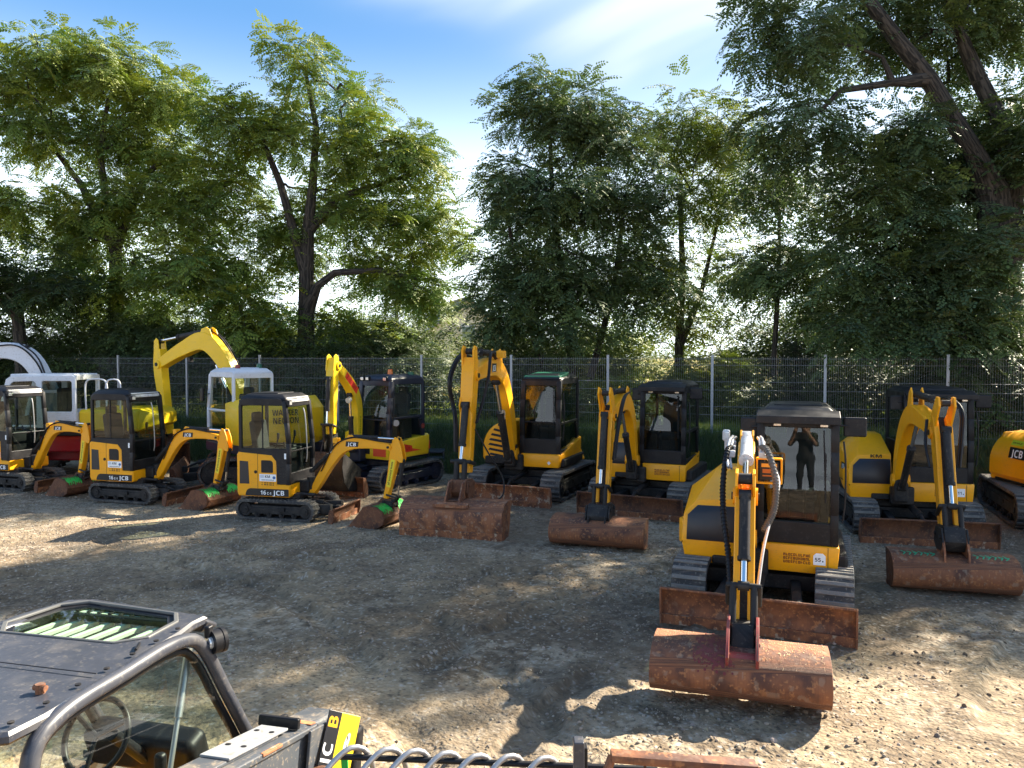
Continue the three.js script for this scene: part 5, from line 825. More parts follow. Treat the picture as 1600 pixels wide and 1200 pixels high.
// ---------------------------------------------------------------- small excavators seen from their right side
function micro(label, o) {
  const t = thing('mini_excavator', label, 'mini excavator', [o.at[0], 0, o.at[1]], 0, 'small yellow excavators with black cabs');
  const FU = [0, 0, 0, YAW(o.lower)], FS = [0, 0, 0, YAW(o.upper)], ym = M.yellow;
  undercarriage(t, FU, { len: 1.58, tw: 0.23, gauge: 0.80, h: 0.39, pad: 0.078, shoe: M.rubber, blade: { x: 1.12, w: 1.08, h: 0.26, mat: M.rustDark, edge: M.rustPale } });
  const body = new MB().ext([[-0.77, 0.50], [-0.74, 0.43], [0.26, 0.43], [0.29, 0.46], [0.29, 0.655], [0.04, 0.655], [0.025, 1.08], [-0.07, 1.19], [-0.73, 1.235], [-0.77, 1.18]], -0.48, 0.48, { b: 0.022 }).build('body', ym, t, FS);
  new MB().ext([[-0.71, 0.655], [-0.515, 0.655], [-0.535, 1.06], [-0.705, 1.07]], 0.474, 0.4845, { b: 0.003 }).build('vent_panel', M.mesh, body);
  new MB().ext(roundRect(-0.275, 0.865, -0.04, 1.09, [0.02, 0.02, 0.06, 0.02]), 0.474, 0.4845, { b: 0.003 }).build('vent_panel', M.black, body);
  new MB().rod([-0.385, 0.875, 0.47], [-0.385, 0.875, 0.487], 0.03, 14).build('panel_latch', M.dark, body);
  new MB().box(-0.345, 0.83, 0.4795, 0.007, 0.80, 0.004, { r: 0.001 }).build('panel_joint', M.dark, body);
  decal('lettering', T.strip16, 0.86, 0.13, [-0.165, 0.512, 0.4825], 0, body); decal('sticker', T.kmcard, 0.33, 0.21, [-0.145, 0.735, 0.4825], 0, body);
  const C = cab(t, FS, { x0: -0.73, x1: 0.27, y0: 0.66, y1: 2.20, z0: -0.47, z1: 0.468, slope: 0.07, fr: 0.06, sill: 0.415, round: 0.15, guard: false, lowGlass: true, apron: 0.10, bar: 0.38, handle: false, lights: [[0.24, 2.12, 0.40]], glass: M.glassMid });
  new MB().box(-0.26, 1.72, 0.444, 0.022, 0.84, 0.02, { r: 0.004 }).build('window_slider', M.black, C);
  new MB().hull([[0.14, 2.21, -0.38], [0.14, 2.21, 0.38], [0.215, 2.13, -0.38], [0.215, 2.13, 0.38], [0.19, 2.20, -0.38], [0.19, 2.20, 0.38]], 0.012).build('roof_visor', M.silver, C);
  new MB().tube([[0.29, 1.0, -0.12], [0.31, 1.1, -0.12], [0.27, 1.9, -0.12], [0.24, 2.0, -0.12]], 0.012, 12, 6).build('grab_rail', M.steel, C);
  for (let i = 0; i < 5; i++) new MB().box(0.14, 0.74 + i * 0.055, 0.4695, 0.16, 0.018, 0.006, { r: 0.002 }).build('louvre', M.dark, C);
  decal('sticker', T.note, 0.075, 0.10, [0.215, 1.17, 0.4715], 0, C);
  new MB().box(-0.03, 0.96, 0, 0.20, 0.60, 0.88, { r: 0.03 }).box(-0.3, 1.2, 0, 0.6, 0.1, 0.9, { r: 0.03 }).build('cab_bulkhead', M.black, C);
  new MB().box(0.36, 0.58, 0, 0.22, 0.24, 0.26, { r: 0.04 }).rod([0.46, 0.40, 0], [0.46, 0.74, 0], 0.08, 14).box(0.16, 0.43, 0.1, 0.5, 0.1, 0.5, { r: 0.03 }).rod([0.30, 0.47, 0.26], [0.62, 0.45, 0.18], 0.028, 8).build('swing_post', M.dark, t, FS);
  const f = onFrame(FS, 0.50, 0), FB = [f[0], 0, f[2], YAW(o.armYaw)];
  const [B, S] = arm(t, FB, {
    boom: [[0, 0.47, 0.05], [0.10, 0.62, 0.075], [0.36, 1.00, 0.085], [0.60, 1.28, 0.10], [0.82, 1.385, 0.105], [1.15, 1.395, 0.08], [1.60, 1.36, 0.055]], bw: 0.13, sw: 0.125,
    ears: [[[0.64, 1.36], [0.95, 1.44], [0.86, 1.54], [0.78, 1.55]], [[0.50, 1.20], [0.66, 1.38], [0.56, 1.40], [0.46, 1.36]]],
    stick: [[1.70, 1.40, 0.06], [1.69, 1.22, 0.085], [1.62, 0.85, 0.065], [1.51, 0.42, 0.042]], stickEars: [[[1.60, 1.30], [1.80, 1.10], [1.86, 1.10], [1.88, 1.18], [1.84, 1.38], [1.78, 1.52], [1.72, 1.54], [1.66, 1.46]]],
    lift: { a: [0.14, 0.62].map((q, i) => q + [-0.16, 0.24][i]), b: [0.53, 1.33], r: 0.042, k: 0.62 }, stickRam: { a: [0.82, 1.52], b: [1.75, 1.50], r: 0.034, k: 0.55 }, bucketRam: { a: [1.84, 1.12], b: [1.74, 0.48], r: 0.036, k: 0.66 },
    links: [[[1.74, 0.48], [1.55, 0.52], 0.075, 0.018], [[1.74, 0.48], [1.66, 0.36], 0.05, 0.022]], hitch: { pts: [[1.44, 0.34], [1.48, 0.44], [1.66, 0.42], [1.70, 0.34], [1.6, 0.28]], w: 0.06, pins: [[1.51, 0.40], [1.66, 0.36]] },
    hoses: [{ pts: [[0.2, 0.86, 0.06], [0.5, 1.34, 0.075], [0.85, 1.5, 0.075], [1.4, 1.46, 0.075], [1.66, 1.44, 0.08]], r: 0.011, n: 2, dz: 0.018 }],
  });
  decal('maker_plate', T.jcb, 0.27, 0.092, [0.86, 1.385, 0.069], 0, B); decal('web_address', T.url, 0.50, 0.085, [1.635, 0.90, 0.0655], 0, S, { rz: R(-101) });
  new MB().box(0.50, 1.43, 0, 0.10, 0.10, 0.12).build('lamp_box', M.yellow, B);
  bucket(t, FB, { prof: [[1.30, 0.33], [1.42, 0.365], [1.56, 0.35], [1.67, 0.28], [1.71, 0.18], [1.69, 0.09], [1.60, 0.03], [1.45, 0.0], [1.22, -0.01], [1.02, -0.005]], w: o.bw ?? 0.95, z: o.bz ?? 0, mat: M.rustDark, lip: [[1.0, -0.02], [1.12, -0.02], [1.12, 0.008], [1.0, 0.008]], lugs: [[1.36, 0.36], [1.70, 0.28], [1.70, 0.38], [1.62, 0.44], [1.46, 0.46]], lugW: 0.07, marks: [[0.10, 0.44, 1, 4, T.spray], [-0.44, -0.10, 1, 4, T.spray]] });
  return t;
}
micro('black cab mini excavator in front of the lemon yellow counterweight with lettering', { at: [-4.13, -14.14], lower: -14, upper: -13, armYaw: -20 });
micro('black cab mini excavator beside the white cab machine, second of its kind from the left', { at: [-7.74, -15.83], lower: -17, upper: -15, armYaw: -22 });
micro('black cab mini excavator cut off by the left edge of the picture', { at: [-11.15, -17.35], lower: -19, upper: -21, armYaw: -25 });

// ---------------------------------------------------------------- lemon yellow excavator with white cab and name on its counterweight
{
  const t = thing('excavator', 'lemon yellow excavator with white cab, tall folded boom and lettering on its counterweight', 'excavator', [-5.85, 0, -18.3], 0, EARTH);
  const FU = [0, 0, 0, YAW(-164)], FS = [0, 0, 0, YAW(137)];
  undercarriage(t, FU, { len: 2.9, tw: 0.45, gauge: 1.75, h: 0.68, pad: 0.15, rub: false, shoe: M.rustDark, blade: { x: 1.95, w: 2.2, h: 0.48, mat: M.rustDark } });
  new MB().box(0, 0.84, 0, 2.2, 0.24, 2.0, { r: 0.04 }).box(0.9, 1.1, 0.1, 0.5, 0.5, 0.5, { r: 0.05 }).build('swing_deck', M.navy, t, FS);
  const cw = []; for (let i = -4; i <= 4; i++) { const a = (i / 4) * 1.25; for (const [y, k] of [[0.98, 0.96], [1.1, 1.0], [1.75, 1.0], [1.98, 0.86]]) cw.push([-0.35 - 1.0 * k * Math.cos(a), y, 1.12 * k * Math.sin(a)]); } for (const z of [-1.0, 1.0]) for (const y of [0.98, 1.85]) cw.push([0.0, y, z]);
  const W = new MB().hull(cw, 0.04).build('counterweight', M.lemon, t, FS);
  { // lettering wrapped on the bent rear face
    const P = [], U = [], I = [], n = 8; for (let i = 0; i <= n; i++) { const a = lerp(-0.52, 0.05, i / n); for (const [y, v] of [[1.42, 0], [1.80, 1]]) { P.push(-0.35 - 1.06 * Math.cos(a), y, 1.18 * Math.sin(a)); U.push(i / n, v); } if (i) { const k = 2 * i - 2; I.push(k, k + 2, k + 1, k + 1, k + 2, k + 3); } }
    const g = new THREE.BufferGeometry(); g.setAttribute('position', new THREE.BufferAttribute(new Float32Array(P), 3)); g.setAttribute('uv', new THREE.BufferAttribute(new Float32Array(U), 2)); g.setIndex(I); g.computeVertexNormals(); mesh('lettering', g, std({ map: T.wacker, alphaTest: 0.5, roughness: 0.5, side: THREE.DoubleSide }), W);
  }
  new MB().hull([[0.0, 0.98, 0.2], [0.0, 1.75, 0.2], [1.0, 0.98, 0.2], [0.95, 1.4, 0.2], [0, 0.98, 1.0], [0, 1.75, 0.95], [1.0, 0.98, 0.95], [0.95, 1.4, 0.9]], 0.03).build('bonnet', M.lemon, t, FS);
  const C = cab(t, FS, { x0: -0.32, x1: 0.98, y0: 0.98, y1: 2.60, z0: -1.0, z1: 0.0, mat: M.white, fr: 0.085, round: 0.10, slope: 0.12, guard: false, lowGlass: true, apron: 0.1, sill: 0.46, bar: 0.4, mirrors: [[0.95, 2.05, -1.14, 0.3, 0.05, 0.16]] });
  decal('lettering', T.km, 0.20, 0.07, [-0.2, 1.2, -1.004], Math.PI, C);
  new MB().rod([-0.05, 2.64, -0.22], [-0.05, 2.78, -0.22], 0.07, 14, 0.055).build('beacon', M.green, C); new MB().rod([-0.1, 2.62, -0.78], [-0.1, 2.76, -0.78], 0.07, 12, 0.05).build('beacon', M.redPaint, C);
  const f = onFrame(FS, 0.85, 0.12), FB = [f[0], 0, f[2], YAW(153)];
  const [B, S] = arm(t, FB, { paint: M.lemon, boom: [[0, 1.15, 0.13], [0.5, 2.1, 0.16], [1.0, 2.9, 0.20], [1.6, 3.34, 0.23], [2.4, 3.14, 0.18], [3.3, 2.74, 0.12]], bw: 0.28, sw: 0.24, ears: [[[1.2, 3.3], [1.75, 3.5], [1.66, 3.66], [1.5, 3.70], [1.38, 3.64]]],
    stick: [[3.34, 3.15, 0.12], [3.34, 2.7, 0.15], [3.24, 2.0, 0.13], [3.08, 0.9, 0.09]], stickEars: [[[3.22, 2.9], [3.46, 2.85], [3.44, 3.36], [3.36, 3.44], [3.28, 3.38]]], lift: { a: [0.3, 1.1], b: [1.3, 2.8], r: 0.08, k: 0.6 }, stickRam: { a: [1.55, 3.6], b: [3.34, 3.36], r: 0.075, k: 0.6 }, bucketRam: { a: [3.46, 2.5], b: [3.4, 1.3], r: 0.06 }, links: [[[3.4, 1.3], [3.15, 1.15], 0.15, 0.03], [[3.4, 1.3], [3.3, 0.8], 0.1, 0.04]],
    hoses: [{ pts: [[0.4, 2.2, 0.19], [0.95, 3.12, 0.20], [1.5, 3.56, 0.2], [2.3, 3.36, 0.19], [3.1, 3.0, 0.19], [3.48, 2.6, 0.18], [3.4, 2.0, 0.17], [3.34, 1.8, 0.16]], r: 0.02, n: 3, dz: -0.05 }] });
  new MB().box(1.98, 2.86, -0.2, 0.12, 0.12, 0.12).build('work_lamp', M.black, B);
  bucket(t, FB, { prof: [[2.8, 0.6], [3.0, 0.66], [3.2, 0.62], [3.3, 0.48], [3.28, 0.3], [3.1, 0.14], [2.8, 0.08]], w: 0.9, mat: M.rustDark, lugs: [[2.95, 0.6], [3.3, 0.6], [3.3, 0.82], [3.05, 0.92]], lugW: 0.14 });
}
// ---------------------------------------------------------------- navy cab excavator with red striped boom
{
  const t = thing('excavator', 'yellow excavator with navy blue cab and red striped boom behind the others', 'excavator', [-2.95, 0, -17.7], 0, EARTH);
  const FU = [0, 0, 0, YAW(hd(32))], FS = [0, 0, 0, YAW(hd(31))];
  undercarriage(t, FU, { len: 2.3, tw: 0.36, gauge: 1.36, h: 0.54, pad: 0.1, frameMat: M.navy, blade: { x: 1.58, w: 1.72, h: 0.42, mat: M.rustDark } });
  new MB().box(0, 0.74, 0, 1.5, 0.2, 1.5, { r: 0.04 }).box(0.85, 0.85, 0, 0.34, 0.44, 0.3, { r: 0.05 }).build('swing_deck', M.navy, t, FS);
  const bd = new MB().hull([[0.78, 0.72, 0.72], [0.78, 1.0, 0.72], [0.78, 0.72, -0.75], [0.78, 1.0, -0.78], [-0.6, 0.72, 0.76], [-0.6, 1.12, 0.76], [-0.6, 0.72, -0.78], [-0.6, 1.12, -0.8], [-0.95, 0.78, 0.4], [-0.95, 1.1, 0.4], [-0.95, 0.78, -0.5], [-0.95, 1.1, -0.5]], 0.03).hull([[0.5, 1.0, 0.2], [0.5, 1.25, 0.2], [0.5, 1.0, 0.72], [0.5, 1.2, 0.7], [-0.6, 1.0, 0.2], [-0.6, 1.55, 0.2], [-0.6, 1.0, 0.75], [-0.6, 1.45, 0.7]], 0.03).build('body', M.yellowB, t, FS);
  for (const x of [-0.05]) new MB().box(x, 0.91, -0.806, 1.2, 0.20, 0.012, { r: 0.003 }).build('red_band', M.orangeRed, body_(bd)); decal('maker_plate', T.strong, 0.5, 0.18, [0.25, 0.91, -0.815], Math.PI, bd);
  for (const z of [0.25, -0.2]) new MB().box(0.812, 0.86, z, 0.02, 0.12, 0.14).build('recess', M.dark, bd); new MB().box(0.812, 0.86, -0.55, 0.014, 0.2, 0.36).build('red_band', M.orangeRed, bd);
  const C = cab(t, FS, { x0: -0.5, x1: 0.74, y0: 1.0, y1: 2.46, z0: -0.79, z1: 0.14, mat: M.navy, fr: 0.085, round: 0.14, slope: 0.09, guard: false, lowGlass: true, apron: 0.08, bar: 0.38, lights: [[0.66, 2.46, -0.6], [0.66, 2.46, -0.1], [0.66, 2.46, 0.05]], rail: true });
  new MB().rod([0.2, 2.54, -0.35], [0.2, 2.66, -0.35], 0.065, 14, 0.05).build('beacon', M.beacon, C); new MB().rod([-0.2, 2.52, -0.62], [-0.2, 2.6, -0.62], 0.07, 12).build('beacon', M.green, C);
  new MB().rod([0.62, 1.5, -0.83], [0.66, 1.5, -0.9], 0.07, 14).build('mirror', M.steel, C); new MB().rod([-0.4, 1.36, -0.80], [-0.4, 1.36, -0.82], 0.06, 12).build('reflector', M.redPaint, C);
  const f = onFrame(FS, 0.92, 0.02), FB = [f[0], 0, f[2], YAW(hd(17))];
  const [B, S] = arm(t, FB, { paint: M.yellowB, boom: [[0.02, 0.95, 0.09], [-0.02, 1.45, 0.11], [0.02, 1.95, 0.125], [0.26, 2.3, 0.12], [0.56, 2.54, 0.11], [0.92, 2.76, 0.085]], bw: 0.19, sw: 0.18, stick: [[0.96, 2.92, 0.07], [1.0, 2.62, 0.11], [1.04, 2.0, 0.085], [1.08, 1.34, 0.06]], stickEars: [[[0.86, 2.7], [1.12, 2.66], [1.08, 2.95], [1.0, 3.0], [0.92, 2.96]]], lift: { a: [0.20, 0.9], b: [0.28, 2.12], r: 0.055 }, bucketRam: { a: [1.16, 2.5], b: [1.24, 1.55], r: 0.045 }, links: [[[1.24, 1.55], [1.08, 1.5], 0.12, 0.025], [[1.24, 1.55], [1.2, 1.2], 0.08, 0.03]], hoses: [{ pts: [[-0.16, 1.6, 0], [-0.1, 2.1, 0], [0.2, 2.46, 0], [0.6, 2.72, 0], [0.9, 2.9, 0]], r: 0.02, n: 2, dz: 0.04, mat: M.dusty }] });
  decal('red_stripe', T.strong, 0.62, 0.15, [0.36, 2.38, -0.0985], Math.PI, B, { rz: R(-38) }); decal('web_address', T.url, 0.46, 0.075, [-0.005, 1.45, -0.0985], Math.PI, B, { rz: R(88) });
  new MB().rod([0.32, 2.02, -0.02], [0.4, 2.0, -0.02], 0.06, 14).build('work_lamp', M.lens, B);
  bucket(t, FB, { prof: [[1.32, 1.0], [1.38, 0.7], [1.3, 0.38], [1.08, 0.16], [0.8, 0.14], [0.62, 0.3], [0.56, 0.55]].reverse(), w: 0.85, mat: M.dark, plate: [[1.32, 1.0], [1.38, 0.7], [1.3, 0.38], [1.08, 0.16], [0.8, 0.14], [0.62, 0.3], [0.56, 0.55]], lugs: [[0.9, 0.6], [1.34, 0.95], [1.2, 1.28], [1.0, 1.36]], lugW: 0.1 });
}
function body_(m) { return m; }
// ---------------------------------------------------------------- white cab and red base: wheeled excavator behind the left ones
{
  const t = thing('wheeled_excavator', 'wheeled excavator with long white cab, red base and pale boom at the left', 'wheeled excavator', [-10.95, 0, -19.4], YAW(180), null);
  const ch = new MB().box(0, 0.82, 0, 3.6, 0.42, 1.5, { r: 0.06, s: 2 }).box(0, 0.5, 0, 2.4, 0.3, 0.6, { r: 0.05 }).build('chassis', M.red, t); new MB().box(0, 1.09, 0, 2.6, 0.12, 1.9, { r: 0.03 }).build('deck', M.dark, t);
  for (const x of [-1.15, 1.2]) for (const s of [-1, 1]) {
    const w = new THREE.TorusGeometry(0.33, 0.135, 10, 28); w.scale(1, 1, 1.25); w.translate(x, 0.46, s * 0.85); const b = new MB(); b.push(w); for (let k = 0; k < 20; k++) { const a = (k / 20) * 6.283; for (const q of [-1, 1]) b.box(x + 0.455 * Math.cos(a + q * 0.07), 0.46 + 0.455 * Math.sin(a + q * 0.07), s * 0.85 + q * 0.075, 0.045, 0.06, 0.13, { rz: a, r: 0.006 }); }
    const wh = b.build('wheel', M.rubber, t); new MB().rod([x, 0.46, s * 0.85 - 0.12], [x, 0.46, s * 0.85 + 0.12], 0.22, 20).rod([x, 0.46, s * 0.85 - 0.17], [x, 0.46, s * 0.85 + 0.17], 0.09, 12).build('rim', M.red, wh);
  }
  // long cab: side frame towards the camera (its left side) with two windows
  const sd = [[-0.45, 1.14], [1.35, 1.14], [1.45, 1.5], [1.22, 2.4], [1.10, 2.48], [-0.38, 2.5], [-0.45, 2.44]], h1 = roundRect(-0.36, 1.62, 0.36, 2.36, 0.05), h2 = [[0.50, 2.10], [1.16, 2.10], [1.12, 2.28], [1.05, 2.34], [0.56, 2.36], [0.50, 2.30]], h3 = [[0.50, 1.3], [1.30, 1.3], [1.34, 1.5], [1.2, 2.02], [0.50, 2.02]];
  const cb = new MB(); for (const z of [-0.95, 0.1]) cb.ext(sd, z, z + 0.07, { holes: [h1, h2, h3], b: 0.01 }); cb.box(0.36, 2.5, -0.39, 1.55, 0.06, 1.05, { r: 0.025, s: 2 }).box(-0.43, 1.35, -0.39, 0.06, 0.5, 1.05).box(-0.43, 2.44, -0.39, 0.06, 0.12, 1.05).box(1.36, 1.3, -0.39, 0.08, 0.32, 1.05); const C = cb.build('cab', M.white, t);
  for (const z of [-0.92, 0.13]) for (const h of [h1, h2, h3]) { const g = new THREE.ShapeGeometry(new THREE.Shape(h.map((p) => new THREE.Vector2(...p)))); g.translate(0, 0, z); mesh('side_window', clean(g), M.glassDark, C); }
  new MB().box(0.4, 1.5, -0.4, 0.5, 0.14, 0.5, { r: 0.05 }).box(0.14, 1.85, -0.4, 0.14, 0.65, 0.46, { r: 0.05 }).build('seat', M.seat, C); new MB().tube([[0.9, 1.3, -0.4], [0.8, 1.8, -0.4], [0.7, 1.9, -0.4]], 0.03, 8, 6).build('steering_column', M.dark, C);
  const ec = new MB().box(-1.2, 1.4, 0, 1.5, 0.54, 1.75, { r: 0.09, s: 3 }).build('engine_cover', M.yellowB, t); new MB().hull([[-1.95, 1.2, -0.9], [-1.95, 1.6, -0.8], [-1.95, 1.2, 0.9], [-1.95, 1.6, 0.8], [-2.2, 1.3, -0.5], [-2.2, 1.5, 0.5], [-2.2, 1.5, -0.5], [-2.2, 1.3, 0.5]], 0.04).build('counterweight', M.yellowB, t);
  const rl = new MB(); for (const [a, b] of [[-0.62, -1.12], [-1.12, -1.45]]) rl.tube([[a, 1.65, -0.8], [a, 2.3, -0.8], [a - 0.06, 2.38, -0.8], [b + 0.06, 2.38, -0.8], [b, 2.3, -0.8], [b, 1.65, -0.8]], 0.02, 30, 6); rl.build('hand_rail', M.white, t);
  const B = new MB().ext(ribbon([[0.7, 1.3, 0.14], [1.05, 2.2, 0.18], [1.55, 2.95, 0.22], [2.2, 3.1, 0.2], [3.1, 2.7, 0.14]]), 0.28, 0.56, { b: 0.02 }).build('boom', M.white, t); new MB().tube([[0.9, 2.1, 0.25], [1.25, 2.85, 0.25], [1.7, 3.22, 0.25], [2.4, 3.2, 0.25]], 0.02, 20, 6).tube([[0.88, 2.2, 0.22], [1.18, 2.95, 0.22], [1.62, 3.3, 0.22]], 0.02, 20, 6).build('hydraulic_hose', M.black, B); new MB().rod([1.5, 3.2, 0.42], [2.9, 2.95, 0.42], 0.06, 12).build('stick_cylinder', M.dark, B);
  new MB().ext(ribbon([[3.0, 3.0, 0.1], [3.1, 2.6, 0.15], [3.05, 1.6, 0.12], [2.9, 0.6, 0.08]]), 0.30, 0.54, { b: 0.02 }).build('stick', M.white, t);
  bucket(t, [0, 0, 0, 0], { prof: [[2.5, 0.5], [2.7, 0.56], [2.95, 0.5], [3.05, 0.3], [2.9, 0.1], [2.5, 0.04]], w: 0.8, z: 0.42, mat: M.rustDark });
}
{ // small dark plastic step lying on the bank
  const x = -1.95, z = fenceZ(x) + 0.95, s = new MB(), y = groundH(x, z);
  s.box(x, y + 0.30, z, 0.42, 0.04, 0.30, { r: 0.01, rx: 0.2 }).box(x, y + 0.15, z + 0.16, 0.44, 0.03, 0.18, { r: 0.01, rx: 0.2 }); for (const q of [-1, 1]) s.box(x + q * 0.2, y + 0.15, z, 0.03, 0.34, 0.36, { r: 0.008 });
  tag(s.build('step_stool', M.charcoal, scene), 'dark plastic step stool in the weeds behind the striped bonnet excavator', 'step stool');
}
// ---------------------------------------------------------------- telehandler in the left foreground: +x forward (away from the camera), +z its right side
{
  const t = thing('telehandler', 'dark grey compact telehandler with barred skylight in the left foreground', 'telehandler', [-1.95, -0.045, -3.1], R(76));
  const TOP = new THREE.Matrix4().makeBasis(V(1, 0, 0), V(0, 0, 1), V(0, -1, 0)), at = (y) => TOP.clone().setPosition(0, y, 0);
  // roof plate with skylight opening
  const plan = [[-0.55, -0.48], [-0.58, -0.40], [-0.58, 0.38], [-0.54, 0.45], [-0.40, 0.46], [0.40, 0.385], [0.52, 0.36], [0.615, 0.365], [0.70, -0.34], [0.66, -0.47], [0.40, -0.53]].reverse();
  const sky = [[0.30, -0.47], [0.57, -0.435], [0.645, -0.335], [0.595, 0.20], [0.50, 0.275], [0.30, 0.285], [0.21, 0.19], [0.20, -0.38]];
  const grow = (p, k) => { const cx = 0.42, cz = -0.09; return p.map(([x, z]) => [cx + (x - cx) * k, cz + (z - cz) * k]); };
  const roof = new MB().ext(plan, 0, 0.045, { holes: [sky], b: 0.012, m: at(1.765) }).hull([[-0.58, 1.72, -0.42], [-0.58, 1.72, 0.40], [-0.66, 1.69, -0.42], [-0.66, 1.69, 0.40], [-0.58, 1.70, -0.42], [-0.58, 1.70, 0.4]], 0.012).hull([[0.61, 1.735, 0.10], [0.61, 1.735, 0.36], [0.73, 1.71, 0.20], [0.70, 1.69, 0.34], [0.60, 1.70, 0.12], [0.6, 1.70, 0.34]], 0.012).build('roof', M.charcoal, t);
  new MB().ext(grow(sky, 1.045), 0, 0.014, { holes: [grow(sky, 0.985)], b: 0.003, m: at(1.772) }).build('skylight_trim', std({ color: lin(0.10, 0.10, 0.095), roughness: 0.5 }), roof);
  new MB().ext(grow(sky, 0.99), 0.0, 0.05, { holes: [grow(sky, 0.90)], b: 0.004, m: at(1.757) }).box(0.54, 1.735, -0.10, 0.035, 0.03, 0.62, { ry: 0.03, r: 0.006 }).build('skylight_seal', M.black, roof);
  { const g = new THREE.ShapeGeometry(new THREE.Shape(grow(sky, 0.985).map((p) => new THREE.Vector2(...p)))); g.applyMatrix4(at(1.754)); mesh('skylight', clean(g), new THREE.MeshPhysicalMaterial({ color: lin(0.74, 0.86, 0.76), transmission: 1, thickness: 0, roughness: 0.02, ior: 1.5 }), roof); }
  for (let i = 0; i < 8; i++) new MB().box(0.375, 1.71 - 0.012 * Math.abs(i - 3.5) * 0.2, -0.40 + i * 0.088, 0.36, 0.022, 0.024, { r: 0.004, ry: -0.13 }).build('guard_bar', M.paleGreen, roof);
  new MB().hull([[0.56, 1.735, -0.40], [0.63, 1.735, -0.33], [0.585, 1.735, 0.18], [0.56, 1.735, 0.18], [0.56, 1.725, -0.4], [0.63, 1.725, -0.33], [0.585, 1.725, 0.18], [0.56, 1.725, 0.18]], 0.002).build('sun_shade', M.paleGreen, roof);
  for (let i = 0; i < 9; i++) new MB().box(0.60, 1.742, -0.34 + i * 0.062, 0.05, 0.006, 0.02, { r: 0.001 }).build('shade_rib', M.dark, roof);
  new MB().box(0.18, 1.775, 0.34, 0.075, 0.012, 0.012, { r: 0.004, ry: 0.5 }).build('drain_slot', M.black, roof);
  new MB().rod([-0.27, 1.76, 0.30], [-0.27, 1.80, 0.30], 0.017, 10).rod([-0.27, 1.785, 0.275], [-0.27, 1.785, 0.325], 0.012, 8).build('rusty_bolt', rustMat(81, 1.0), roof);
  for (let i = 0; i < 12; i++) { const [x, z] = i < 7 ? [-0.5 + i * 0.15, 0.415 - i * 0.008] : [-0.545, -0.36 + (i - 7) * 0.17]; new MB().rod([x, 1.775, z], [x, 1.781, z], 0.011, 8).build('bolt', M.dark, roof); }
  new MB().box(-0.10, 1.7775, -0.04, 0.006, 0.003, 0.86, { r: 0.001 }).box(-0.3, 1.7775, -0.2, 0.4, 0.004, 0.012, { r: 0.001 }).build('roof_seam', M.black, roof);
  // frame: bent tube down the front and rear of each side
  for (const s of [1, -1]) {
    const k = (z) => (s > 0 ? z : -z - 0.05), fr = new MB().tube([[0.96, 0.85, k(0.44)], [0.84, 1.08, k(0.43)], [0.66, 1.40, k(0.42)], [0.55, 1.61, k(0.405)], [0.47, 1.70, k(0.40)], [0.33, 1.735, k(0.40)], [0.0, 1.74, k(0.425)], [-0.34, 1.735, k(0.455)], [-0.45, 1.69, k(0.463)], [-0.49, 1.58, k(0.468)], [-0.49, 1.2, k(0.47)], [-0.49, 0.7, k(0.47)]], 0.031, 70, 10);
    fr.build('cab_frame', M.charcoal, t);
    new MB().tube([[0.90, 0.88, k(0.405)], [0.79, 1.08, k(0.40)], [0.62, 1.38, k(0.388)], [0.51, 1.58, k(0.376)], [0.44, 1.655, k(0.37)], [0.33, 1.685, k(0.37)], [0.0, 1.69, k(0.395)], [-0.34, 1.685, k(0.425)], [-0.41, 1.65, k(0.432)], [-0.44, 1.56, k(0.436)], [-0.44, 1.2, k(0.44)], [-0.44, 0.85, k(0.44)]], 0.02, 70, 8).build('window_seal', M.black, t);
    const g = new THREE.ShapeGeometry(new THREE.Shape([[0.90, 0.88], [0.62, 1.38], [0.51, 1.58], [0.44, 1.66], [0.33, 1.685], [-0.34, 1.685], [-0.41, 1.65], [-0.44, 1.56], [-0.44, 0.88]].map((p) => new THREE.Vector2(...p)))); const p = g.attributes.position; for (let i = 0; i < p.count; i++) p.setZ(i, k(0.405 + 0.025 * smooth(0.4, -0.4, p.getX(i)))); g.computeVertexNormals();
    mesh('side_window', clean(g), M.glass, t);
    new MB().ext([[-0.55, 0.45], [0.95, 0.45], [0.95, 0.86], [-0.55, 0.86]], k(0.44) - 0.03, k(0.44) + 0.03, { b: 0.008 }).build('cab_panel', M.charcoal, t);
  }
  // windscreen, rear window, floor
  const wq = (n, a) => { const g = new THREE.BufferGeometry(); g.setAttribute('position', new THREE.BufferAttribute(new Float32Array(a.flat()), 3)); g.setIndex([0, 1, 2, 0, 2, 3]); g.computeVertexNormals(); mesh(n, clean(g), M.glass, t); };
  wq('windscreen', [[0.93, 0.88, -0.45], [0.93, 0.88, 0.40], [0.54, 1.66, 0.36], [0.54, 1.66, -0.42]]); wq('rear_window', [[-0.50, 0.95, -0.46], [-0.50, 0.95, 0.43], [-0.50, 1.68, 0.42], [-0.50, 1.68, -0.45]]);
  new MB().box(0.94, 0.84, -0.03, 0.06, 0.06, 0.9).box(-0.5, 0.9, -0.02, 0.05, 0.08, 0.9).box(0.2, 0.46, -0.02, 1.5, 0.04, 0.84).build('cab_floor', M.dark, t);
  new MB().box(0.80, 0.98, -0.14, 0.16, 0.22, 0.66, { r: 0.05, s: 2, rz: 0.3 }).rod([0.74, 0.95, -0.10], [0.52, 1.18, -0.10], 0.03, 10).build('dashboard', M.black, t);
